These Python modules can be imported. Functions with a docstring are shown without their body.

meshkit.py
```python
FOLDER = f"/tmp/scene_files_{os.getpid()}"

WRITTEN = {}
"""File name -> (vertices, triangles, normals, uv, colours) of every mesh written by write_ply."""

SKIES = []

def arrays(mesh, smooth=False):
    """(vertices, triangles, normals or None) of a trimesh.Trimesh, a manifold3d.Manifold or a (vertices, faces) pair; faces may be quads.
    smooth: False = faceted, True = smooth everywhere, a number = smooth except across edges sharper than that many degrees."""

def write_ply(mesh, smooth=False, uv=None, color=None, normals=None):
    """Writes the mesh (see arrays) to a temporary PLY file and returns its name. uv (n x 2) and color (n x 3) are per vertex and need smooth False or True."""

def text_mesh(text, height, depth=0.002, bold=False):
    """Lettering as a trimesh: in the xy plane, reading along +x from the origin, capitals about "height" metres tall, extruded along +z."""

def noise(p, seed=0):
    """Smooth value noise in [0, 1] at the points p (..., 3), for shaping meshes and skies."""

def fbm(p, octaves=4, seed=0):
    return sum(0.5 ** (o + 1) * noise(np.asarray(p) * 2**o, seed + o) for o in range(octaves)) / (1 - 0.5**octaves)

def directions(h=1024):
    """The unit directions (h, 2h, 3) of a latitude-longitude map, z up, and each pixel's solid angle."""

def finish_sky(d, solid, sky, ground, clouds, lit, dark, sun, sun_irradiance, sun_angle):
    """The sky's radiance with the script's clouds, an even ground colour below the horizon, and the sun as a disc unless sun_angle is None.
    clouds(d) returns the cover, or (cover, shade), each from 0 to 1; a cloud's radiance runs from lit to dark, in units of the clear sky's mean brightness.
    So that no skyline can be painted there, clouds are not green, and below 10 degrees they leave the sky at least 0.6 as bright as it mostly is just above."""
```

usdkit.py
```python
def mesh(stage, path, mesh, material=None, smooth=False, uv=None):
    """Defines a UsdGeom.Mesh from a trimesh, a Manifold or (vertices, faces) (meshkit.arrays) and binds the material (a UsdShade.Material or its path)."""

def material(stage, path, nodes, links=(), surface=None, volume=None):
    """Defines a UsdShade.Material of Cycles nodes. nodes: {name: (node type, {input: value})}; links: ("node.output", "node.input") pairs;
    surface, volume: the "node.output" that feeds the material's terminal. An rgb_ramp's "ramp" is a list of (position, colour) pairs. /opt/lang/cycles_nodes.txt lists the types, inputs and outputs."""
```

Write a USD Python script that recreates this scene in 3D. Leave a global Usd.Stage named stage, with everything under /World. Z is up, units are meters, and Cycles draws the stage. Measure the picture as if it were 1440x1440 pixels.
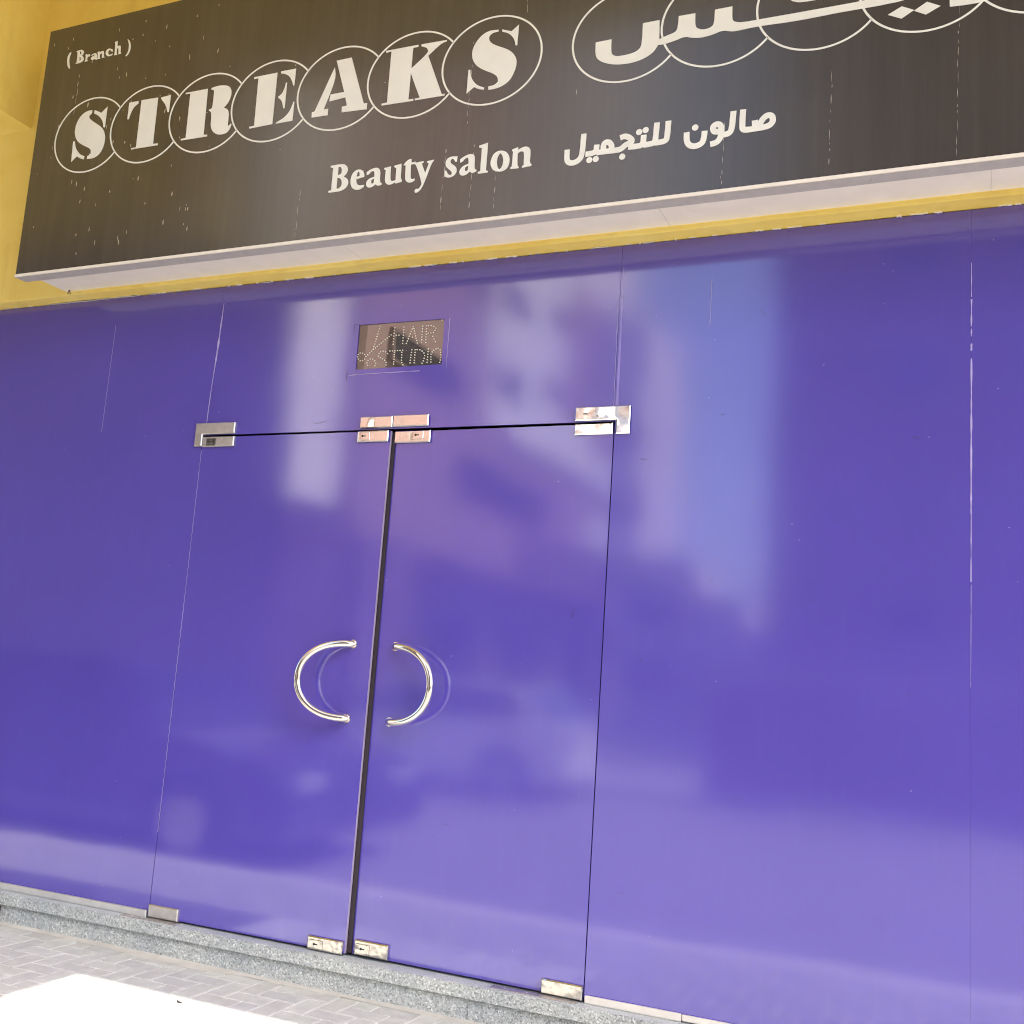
import math, random
import numpy as np, trimesh, shapely
from shapely.geometry import Polygon, LineString, Point, box as sbox
from shapely.ops import unary_union
from shapely import affinity
import usdkit, meshkit
from pxr import Usd, UsdGeom, UsdLux, UsdShade, Gf, Sdf, Vt

stage = Usd.Stage.CreateInMemory()
UsdGeom.SetStageUpAxis(stage, 'Z')
UsdGeom.SetStageMetersPerUnit(stage, 1.0)
UsdGeom.Xform.Define(stage, '/World')
UsdGeom.Scope.Define(stage, '/World/Looks')

# ------------------------------------------------------------------ camera, sky, sun, exposure
EXPOSURE = 1.74
SKY_STRENGTH = 0.15
SUN = np.array([0.60, -0.243, 1.0]); SUN /= np.linalg.norm(SUN)
CAM_AT = (2.5719, -4.3389, 1.2743)
CAM_RIGHT, CAM_UP, CAM_BACK = ((0.9166901, 0.3939305, 0.0670674), (-0.0006184, -0.1664381, 0.9860517), (0.3995984, -0.9039453, -0.1523286))
cam = UsdGeom.Camera.Define(stage, '/World/camera')
cam.AddTransformOp().Set(Gf.Matrix4d(*CAM_RIGHT, 0, *CAM_UP, 0, *CAM_BACK, 0, *CAM_AT, 1))
cam.CreateHorizontalApertureAttr(36.0); cam.CreateVerticalApertureAttr(36.0)
cam.CreateFocalLengthAttr(37.5)
cam.CreateExposureAttr(EXPOSURE)
cam.CreateClippingRangeAttr(Gf.Vec2f(0.05, 5000))

sky_mat = usdkit.material(stage, '/World/Looks/sky', {
    'tex': ('sky_texture', {'sky_type': 'single_scattering', 'sun_disc': False, 'sun_elevation': float(math.asin(SUN[2])),
                            'sun_rotation': float(math.atan2(SUN[0], SUN[1])), 'altitude': 10.0, 'air_density': 1.0, 'aerosol_density': 3.0, 'ozone_density': 1.0}),
    'bg': ('background_shader', {'strength': SKY_STRENGTH})}, [('tex.color', 'bg.color')], surface='bg.background')
dome = UsdLux.DomeLight.Define(stage, '/World/sky')
UsdShade.MaterialBindingAPI.Apply(dome.GetPrim()).Bind(sky_mat)
dome.GetPrim().SetCustomDataByKey('kind', 'structure')
dome.GetPrim().SetCustomDataByKey('label', 'pale hazy daytime sky'); dome.GetPrim().SetCustomDataByKey('category', 'sky')
sun = UsdLux.DistantLight.Define(stage, '/World/sun')
sun.CreateIntensityAttr(0.74); sun.CreateAngleAttr(0.53); sun.CreateNormalizeAttr(True)
sun.CreateColorAttr(Gf.Vec3f(1.0, 0.95, 0.87))
zax = SUN; xax = np.cross([0, 1, 0.0], zax); xax /= np.linalg.norm(xax); yax = np.cross(zax, xax)
sun.AddTransformOp().Set(Gf.Matrix4d(*map(float, xax), 0, *map(float, yax), 0, *map(float, zax), 0, 0, 0, 50, 1))

# ------------------------------------------------------------------ helpers
used = {}
def numbered(path):
    n = used.get(path, 0); used[path] = n + 1
    return path if n == 0 else f'{path}_{n:03d}'
def data(p, **k):
    p = p.GetPrim() if hasattr(p, 'GetPrim') else p
    for a, b in k.items():
        if b: p.SetCustomDataByKey(a, b)
    return p
def thing(name, label=None, category=None, group=None, kind=None, at=(0, 0, 0), rz=0):
    x = UsdGeom.Xform.Define(stage, numbered('/World/' + name))
    x.AddTranslateOp().Set(Gf.Vec3d(*map(float, at)))
    if rz: x.AddRotateZOp().Set(float(rz))
    return data(x, label=label, category=category, group=group, kind=kind)
def path_of(parent):
    return parent if isinstance(parent, str) else str(parent.GetPath())
def obj(name, mesh, mat, parent='/World', smooth=False, **k):
    m = usdkit.mesh(stage, numbered(path_of(parent) + '/' + name), mesh, M[mat], smooth=smooth)
    return data(m, **k)
def boxm(x0, x1, y0, y1, z0, z1):
    return trimesh.creation.box(bounds=[[min(x0, x1), min(y0, y1), min(z0, z1)], [max(x0, x1), max(y0, y1), max(z0, z1)]])
def cat(ms): return trimesh.util.concatenate(ms)
def chbox(x0, x1, y0, y1, z0, z1, c=0.004):
    """a box with chamfered edges: the hull of three inset boxes"""
    p = []
    for cx, cy, cz in ((0, c, c), (c, 0, c), (c, c, 0)):
        for x in (x0 + cx, x1 - cx):
            for y in (y0 + cy, y1 - cy):
                for z in (z0 + cz, z1 - cz): p.append((x, y, z))
    return trimesh.convex.convex_hull(np.array(p))
def plate(poly, y0, y1):
    """a polygon in (x, z) given thickness from y0 (front) to y1 (back)"""
    out = []
    for g in getattr(poly, 'geoms', [poly]):
        if g.is_empty or g.area < 1e-9: continue
        m = trimesh.creation.extrude_polygon(g, abs(y1 - y0), engine='earcut')
        v = m.vertices.copy()
        m = trimesh.Trimesh(np.stack([v[:, 0], max(y0, y1) - v[:, 2], v[:, 1]], 1), m.faces, process=False)
        out.append(m)
    return cat(out)
def tube(path, r, sides=16, caps=True):
    p = np.asarray(path, float); n = len(p)
    t = np.gradient(p, axis=0); t /= np.linalg.norm(t, axis=1, keepdims=True)
    a = np.zeros_like(p); ref = np.array([0, 0, 1.0]) if abs(t[0, 2]) < .9 else np.array([1.0, 0, 0])
    a[0] = np.cross(t[0], ref); a[0] /= np.linalg.norm(a[0])
    for i in range(1, n):
        a[i] = a[i - 1] - t[i] * np.dot(a[i - 1], t[i]); a[i] /= np.linalg.norm(a[i])
    b = np.cross(t, a); ang = np.arange(sides) * 2 * np.pi / sides
    r = np.broadcast_to(r, (n,))
    v = (p[:, None] + r[:, None, None] * (np.cos(ang)[None, :, None] * a[:, None] + np.sin(ang)[None, :, None] * b[:, None])).reshape(-1, 3)
    f = []
    for i in range(n - 1):
        for j in range(sides):
            q = [i * sides + j, i * sides + (j + 1) % sides, (i + 1) * sides + (j + 1) % sides, (i + 1) * sides + j]
            f += [[q[0], q[1], q[2]], [q[0], q[2], q[3]]]
    if caps:
        v = np.vstack([v, p[0], p[-1]]); k = len(v)
        for j in range(sides):
            f.append([k - 2, (j + 1) % sides, j]); f.append([k - 1, (n - 1) * sides + j, (n - 1) * sides + (j + 1) % sides])
    m = trimesh.Trimesh(v, f, process=False); m.fix_normals(); return m
def rounded(pts, n=2, limit=52):
    """corner cutting of a traced outline that leaves sharp corners sharp"""
    p = [np.array(q, float) for q in pts]
    for _ in range(n):
        out = []; k = len(p)
        for i in range(k):
            a, b, c = p[i - 1], p[i], p[(i + 1) % k]
            u, w = b - a, c - b
            ang = abs(math.degrees(math.atan2(u[0] * w[1] - u[1] * w[0], float(np.dot(u, w)))))
            if ang < limit and ang > 4: out += [b - u * .25, b + w * .25]
            else: out.append(b)
        p = out
    return p
def glyph(o, holes=()):
    g = Polygon(rounded(o)).buffer(0)
    for h in holes: g = g.difference(Polygon(rounded(h)).buffer(0))
    return g

# ------------------------------------------------------------------ materials
M = {}
def mat(name, nodes, links, surface='p.BSDF'):
    M[name] = usdkit.material(stage, '/World/Looks/' + name, nodes, links, surface=surface)
def simple(name, color, rough=.5, metallic=0., spec=.5, coat=0., var=.12, scale=6., bump=0., bscale=60., bdist=.004):
    c = np.array(color, float)
    nodes = {'g': ('geometry', {}), 'n': ('noise_texture', {'scale': scale, 'detail': 5.0, 'roughness': .6}),
             'r': ('rgb_ramp', {'ramp': [(.25, tuple(c * (1 - var))), (.75, tuple(np.minimum(c * (1 + var), 1)))]}),
             'p': ('principled_bsdf', {'roughness': rough, 'metallic': metallic, 'specular_ior_level': spec, 'coat_weight': coat})}
    links = [('g.position', 'n.vector'), ('n.fac', 'r.fac'), ('r.color', 'p.base_color')]
    if bump:
        nodes['n2'] = ('noise_texture', {'scale': bscale, 'detail': 4.0})
        nodes['b'] = ('bump', {'strength': bump, 'distance': bdist})
        links += [('g.position', 'n2.vector'), ('n2.fac', 'b.height'), ('b.normal', 'p.normal')]
    mat(name, nodes, links)

VINYL = (0.083, 0.060, 0.368)
def vinyl(name, color):
    """glossy purple film on glass: coloured base, smooth clear top with faint waviness, dust and scuffs"""
    c = np.array(color)
    mat(name, {
        'g': ('geometry', {}),
        'n': ('noise_texture', {'scale': 1.3, 'detail': 4.0, 'roughness': .55}),
        'r': ('rgb_ramp', {'ramp': [(.3, tuple(c * .95)), (.7, tuple(c * 1.05))]}),
        'm1': ('mapping', {'scale': (26.0, 26.0, 3.0)}), 'n1': ('noise_texture', {'scale': 1.0, 'detail': 6.0, 'roughness': .65}),
        'r1': ('rgb_ramp', {'ramp': [(.55, (0, 0, 0)), (.9, (.03, .03, .03))]}),
        'mx': ('mix_color', {'b': (.42, .40, .5)}),
        'n2': ('noise_texture', {'scale': 300.0, 'detail': 2.0}),
        'mr': ('map_range', {'from_min': .3, 'from_max': .8, 'to_min': .085, 'to_max': .125}),
        'nw': ('noise_texture', {'scale': 2.2, 'detail': 1.0}),
        'b': ('bump', {'strength': .05, 'distance': .03}),
        'p': ('principled_bsdf', {'specular_ior_level': .55, 'roughness': .11, 'coat_weight': 1.0, 'coat_roughness': .11, 'coat_ior': 1.66})},
        [('g.position', 'n.vector'), ('n.fac', 'r.fac'), ('g.position', 'm1.vector'), ('m1.vector', 'n1.vector'), ('n1.fac', 'r1.fac'),
         ('r1.color', 'mx.fac'), ('r.color', 'mx.a'), ('mx.result', 'p.base_color'), ('g.position', 'n2.vector'), ('n2.fac', 'mr.value'),
         ('mr.result', 'p.roughness'), ('mr.result', 'p.coat_roughness'),
         ('g.position', 'nw.vector'), ('nw.fac', 'b.height'), ('b.normal', 'p.normal'), ('b.normal', 'p.coat_normal')])
vinyl('purple_vinyl', VINYL)
simple('fleck_grey', (.56, .52, .44), .6, var=.25, scale=25)
simple('film_overlap', (.22, .175, .52), .2, coat=1.0)
simple('pale_edge', (.44, .39, .66), .4, var=.2, scale=30)
simple('dark_edge', (.045, .03, .07), .5)
simple('glass_edge', (.42, .36, .5), .25, var=.1)
simple('white_paint', (.86, .81, .71), .45, var=.05, scale=9, bump=.1, bscale=40)
simple('paver_dimmed', (.40, .39, .36), .9, var=.15, scale=8)
simple('grey_trim', (.48, .46, .42), .4, var=.1, scale=20)
simple('cream_trim', (.74, .70, .62), .4, var=.08, scale=14, bump=.15, bscale=50)
simple('letter_white', (.87, .885, .82), .4, var=.04, scale=12)
simple('aluminium', (.62, .62, .60), .35, metallic=.6, var=.1, scale=14)
simple('dark_interior', (.012, .010, .012), .8)
simple('interior_wall', (.05, .045, .05), .8)
simple('black_label', (.04, .035, .03), .4)
simple('gap_shade_strip', (.022, .015, .02), .6)
simple('black_rubber', (.02, .02, .02), .7)
simple('asphalt', (.23, .215, .20), .85, var=.2, scale=3, bump=.4, bscale=90)
simple('dusty_ground', (.36, .32, .27), .9, var=.2, scale=.7)
simple('kerb_stone', (.62, .60, .56), .8, var=.12, scale=9, bump=.3, bscale=60)
simple('joint_sand', (.80, .785, .76), .95, var=.08, scale=40, bump=.4, bscale=200, bdist=.002)
simple('mortar', (.60, .58, .525), .95, var=.2, scale=5, bump=.5, bscale=90, bdist=.004)
simple('joint_shade', (.20, .16, .13), .9)
simple('brown_block', (.10, .055, .05), .6, var=.2, scale=20)
simple('brown_wall', (.34, .22, .19), .8, var=.1, scale=1.2, bump=.2, bscale=20)
simple('dark_brown_wall', (.15, .10, .085), .8, var=.15, scale=1.0)
simple('pale_wall', (.88, .86, .82), .75, var=.06, scale=1.5)
simple('beige_wall', (.66, .60, .60), .8, var=.1, scale=1.0)
simple('concrete', (.34, .33, .32), .85, var=.1, scale=2)
simple('car_paint_dark', (.018, .019, .022), .25, coat=1.0, var=.05)
simple('car_paint_white', (.75, .75, .74), .3, coat=1.0, var=.03)
simple('tyre', (.02, .02, .02), .8)
simple('lamp_glass', (.3, .3, .3), .1)
simple('twig_wood', (.05, .04, .03), .8)
mat('mirror_window', {'p': ('principled_bsdf', {'base_color': (.62, .68, .74), 'metallic': 1.0, 'roughness': .05})}, [])
mat('dark_glass', {'p': ('principled_bsdf', {'base_color': (.012, .014, .016), 'roughness': .03, 'coat_weight': 1.0})}, [])
mat('led_board', {'g': ('geometry', {}), 'n': ('noise_texture', {'scale': 30.0}), 'r': ('rgb_ramp', {'ramp': [(.3, (.05, .045, .04)), (.7, (.07, .06, .055))]}),
    'p': ('principled_bsdf', {'roughness': .02, 'coat_weight': 1.0, 'coat_roughness': .01, 'coat_ior': 2.0, 'specular_ior_level': 1.0})},
    [('g.position', 'n.vector'), ('n.fac', 'r.fac'), ('r.color', 'p.base_color')])
mat('led_plastic', {'p': ('principled_bsdf', {'base_color': (.80, .75, .62), 'roughness': .3})}, [])
# polished fittings: gently dented metal
mat('chrome', {'g': ('geometry', {}), 'n': ('noise_texture', {'scale': 6.5, 'detail': 1.0}), 'b': ('bump', {'strength': .55, 'distance': .012}),
    'n2': ('noise_texture', {'scale': 50.0, 'detail': 4.0}), 'mr': ('map_range', {'from_min': .35, 'from_max': .75, 'to_min': .04, 'to_max': .16}),
    'p': ('principled_bsdf', {'base_color': (.70, .69, .65), 'metallic': 1.0})},
    [('g.position', 'n.vector'), ('n.fac', 'b.height'), ('b.normal', 'p.normal'), ('g.position', 'n2.vector'), ('n2.fac', 'mr.value'), ('mr.result', 'p.roughness')])
mat('dimmed_chrome', {'g': ('geometry', {}), 'n': ('noise_texture', {'scale': 11.0, 'detail': 2.0}), 'b': ('bump', {'strength': .5, 'distance': .02}),  # darker copy of chrome, toned down against the mirrored sunlit paving
    'n2': ('noise_texture', {'scale': 38.0, 'detail': 5.0}), 'r': ('rgb_ramp', {'ramp': [(.3, (.50, .48, .44)), (.7, (.68, .64, .58))]}), 'mr': ('map_range', {'from_min': .35, 'from_max': .75, 'to_min': .10, 'to_max': .30}),
    'p': ('principled_bsdf', {'metallic': 1.0})},
    [('g.position', 'n.vector'), ('n.fac', 'b.height'), ('b.normal', 'p.normal'), ('g.position', 'n2.vector'), ('n2.fac', 'mr.value'), ('mr.result', 'p.roughness'), ('n2.fac', 'r.fac'), ('r.color', 'p.base_color')])
mat('satin_steel', {'g': ('geometry', {}), 'n2': ('noise_texture', {'scale': 40.0, 'detail': 4.0}), 'r': ('rgb_ramp', {'ramp': [(.3, (.50, .48, .46)), (.7, (.62, .60, .57))]}),
    'p': ('principled_bsdf', {'metallic': .85, 'roughness': .27})}, [('g.position', 'n2.vector'), ('n2.fac', 'r.fac'), ('r.color', 'p.base_color')])
mat('steel_tube', {'p': ('principled_bsdf', {'base_color': (.90, .86, .76), 'metallic': 1.0, 'roughness': .07})}, [])
# yellow rendered wall: mottled paint, hand-trowelled relief, faint vertical dirt
mat('yellow_wall', {'g': ('geometry', {}),
    'n': ('noise_texture', {'scale': 2.3, 'detail': 6.0, 'roughness': .6}), 'r': ('rgb_ramp', {'ramp': [(.25, (.78, .57, .13)), (.5, (.86, .67, .175)), (.8, (.89, .73, .24))]}),
    'm': ('mapping', {'scale': (9.0, 9.0, .8)}), 'n1': ('noise_texture', {'scale': 1.0, 'detail': 5.0}), 'r1': ('rgb_ramp', {'ramp': [(.55, (0, 0, 0)), (.8, (.35, .35, .35))]}),
    'mx': ('mix_color', {'b': (.58, .40, .12)}),
    'n2': ('noise_texture', {'scale': 5.0, 'detail': 4.0}), 'b': ('bump', {'strength': .35, 'distance': .02}),
    'n3': ('noise_texture', {'scale': 90.0, 'detail': 3.0}), 'b2': ('bump', {'strength': .12, 'distance': .004}),
    'p': ('principled_bsdf', {'roughness': .55, 'specular_ior_level': .35})},
    [('g.position', 'n.vector'), ('n.fac', 'r.fac'), ('g.position', 'm.vector'), ('m.vector', 'n1.vector'), ('n1.fac', 'r1.fac'), ('r1.color', 'mx.fac'),
     ('r.color', 'mx.a'), ('mx.result', 'p.base_color'), ('g.position', 'n2.vector'), ('n2.fac', 'b.height'), ('g.position', 'n3.vector'), ('n3.fac', 'b2.height'), ('b.normal', 'b2.normal'), ('b2.normal', 'p.normal')])
# faded black sign face: streaked downwards by rain and dust
mat('sign_black', {'g': ('geometry', {}),
    'm': ('mapping', {'scale': (13.0, 13.0, .5)}), 'n1': ('noise_texture', {'scale': 1.0, 'detail': 7.0, 'roughness': .7}),
    'r1': ('rgb_ramp', {'ramp': [(.2, (.046, .039, .030)), (.5, (.052, .044, .034)), (.85, (.061, .052, .041))]}),
    'n': ('noise_texture', {'scale': 1.6, 'detail': 5.0}), 'r': ('rgb_ramp', {'ramp': [(.3, (.85, .85, .85)), (.7, (1.1, 1.1, 1.1))]}),
    'mx': ('mix_color', {'blend_type': 'multiply', 'fac': 1.0, 'use_clamp': False}),
    'mr': ('map_range', {'from_min': .3, 'from_max': .8, 'to_min': .23, 'to_max': .30}),
    'p': ('principled_bsdf', {'specular_ior_level': .5, 'coat_weight': .75, 'coat_roughness': .19, 'coat_ior': 1.5})},
    [('g.position', 'm.vector'), ('m.vector', 'n1.vector'), ('n1.fac', 'r1.fac'), ('g.position', 'n.vector'), ('n.fac', 'r.fac'), ('r1.color', 'mx.a'), ('r.color', 'mx.b'),
     ('mx.result', 'p.base_color'), ('n1.fac', 'mr.value'), ('mr.result', 'p.roughness')])
# grey speckled granite, polished on top and split on the faces
def granite(name, rough, bump, lo, mid, hi):
    mat(name, {'g': ('geometry', {}),
        'v': ('voronoi_texture', {'scale': 150.0, 'randomness': 1.0}), 'rv': ('rgb_ramp', {'ramp': [(0.0, lo), (.35, mid), (.75, mid), (1.0, hi)]}),
        'sv': ('separate_color', {}),
        'n': ('noise_texture', {'scale': 220.0, 'detail': 3.0, 'roughness': .7}), 'r': ('rgb_ramp', {'ramp': [(.3, (.62, .62, .62)), (.7, (1.3, 1.3, 1.3))]}),
        'n3': ('noise_texture', {'scale': 3.0, 'detail': 5.0}), 'r3': ('rgb_ramp', {'ramp': [(.3, (.85, .86, .88)), (.72, (1.12, 1.1, 1.05))]}),
        'mx': ('mix_color', {'blend_type': 'multiply', 'fac': 1.0, 'use_clamp': False}), 'mx2': ('mix_color', {'blend_type': 'multiply', 'fac': 1.0, 'use_clamp': False}),
        'b': ('bump', {'strength': bump, 'distance': .006}),
        'p': ('principled_bsdf', {'roughness': rough})},
        [('g.position', 'v.vector'), ('v.color', 'sv.color'), ('sv.r', 'rv.fac'), ('g.position', 'n.vector'), ('n.fac', 'r.fac'), ('g.position', 'n3.vector'), ('n3.fac', 'r3.fac'),
         ('rv.color', 'mx.a'), ('r.color', 'mx.b'), ('mx.result', 'mx2.a'), ('r3.color', 'mx2.b'), ('mx2.result', 'p.base_color'), ('n.fac', 'b.height'), ('b.normal', 'p.normal')])
granite('granite_split', .75, .9, (.30, .32, .31), (.56, .60, .585), (.84, .86, .83))
granite('granite_top', .35, .05, (.46, .50, .51), (.56, .60, .61), (.64, .67, .67))
for i, c in enumerate([(.58, .59, .54), (.555, .555, .52), (.60, .605, .56), (.57, .57, .525), (.535, .54, .515)]):
    simple(f'paver_{"abcde"[i]}', c, .85, var=.12, scale=14 + i, bump=.35, bscale=170, bdist=.003)

def rounded_line(pts, n=2):
    p = [np.array(q, float) for q in pts]
    for _ in range(n):
        out = [p[0]]
        for a, b in zip(p[:-1], p[1:]): out += [a + (b - a) * .25, a + (b - a) * .75]
        p = out + [p[-1]]
    return p
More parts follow.
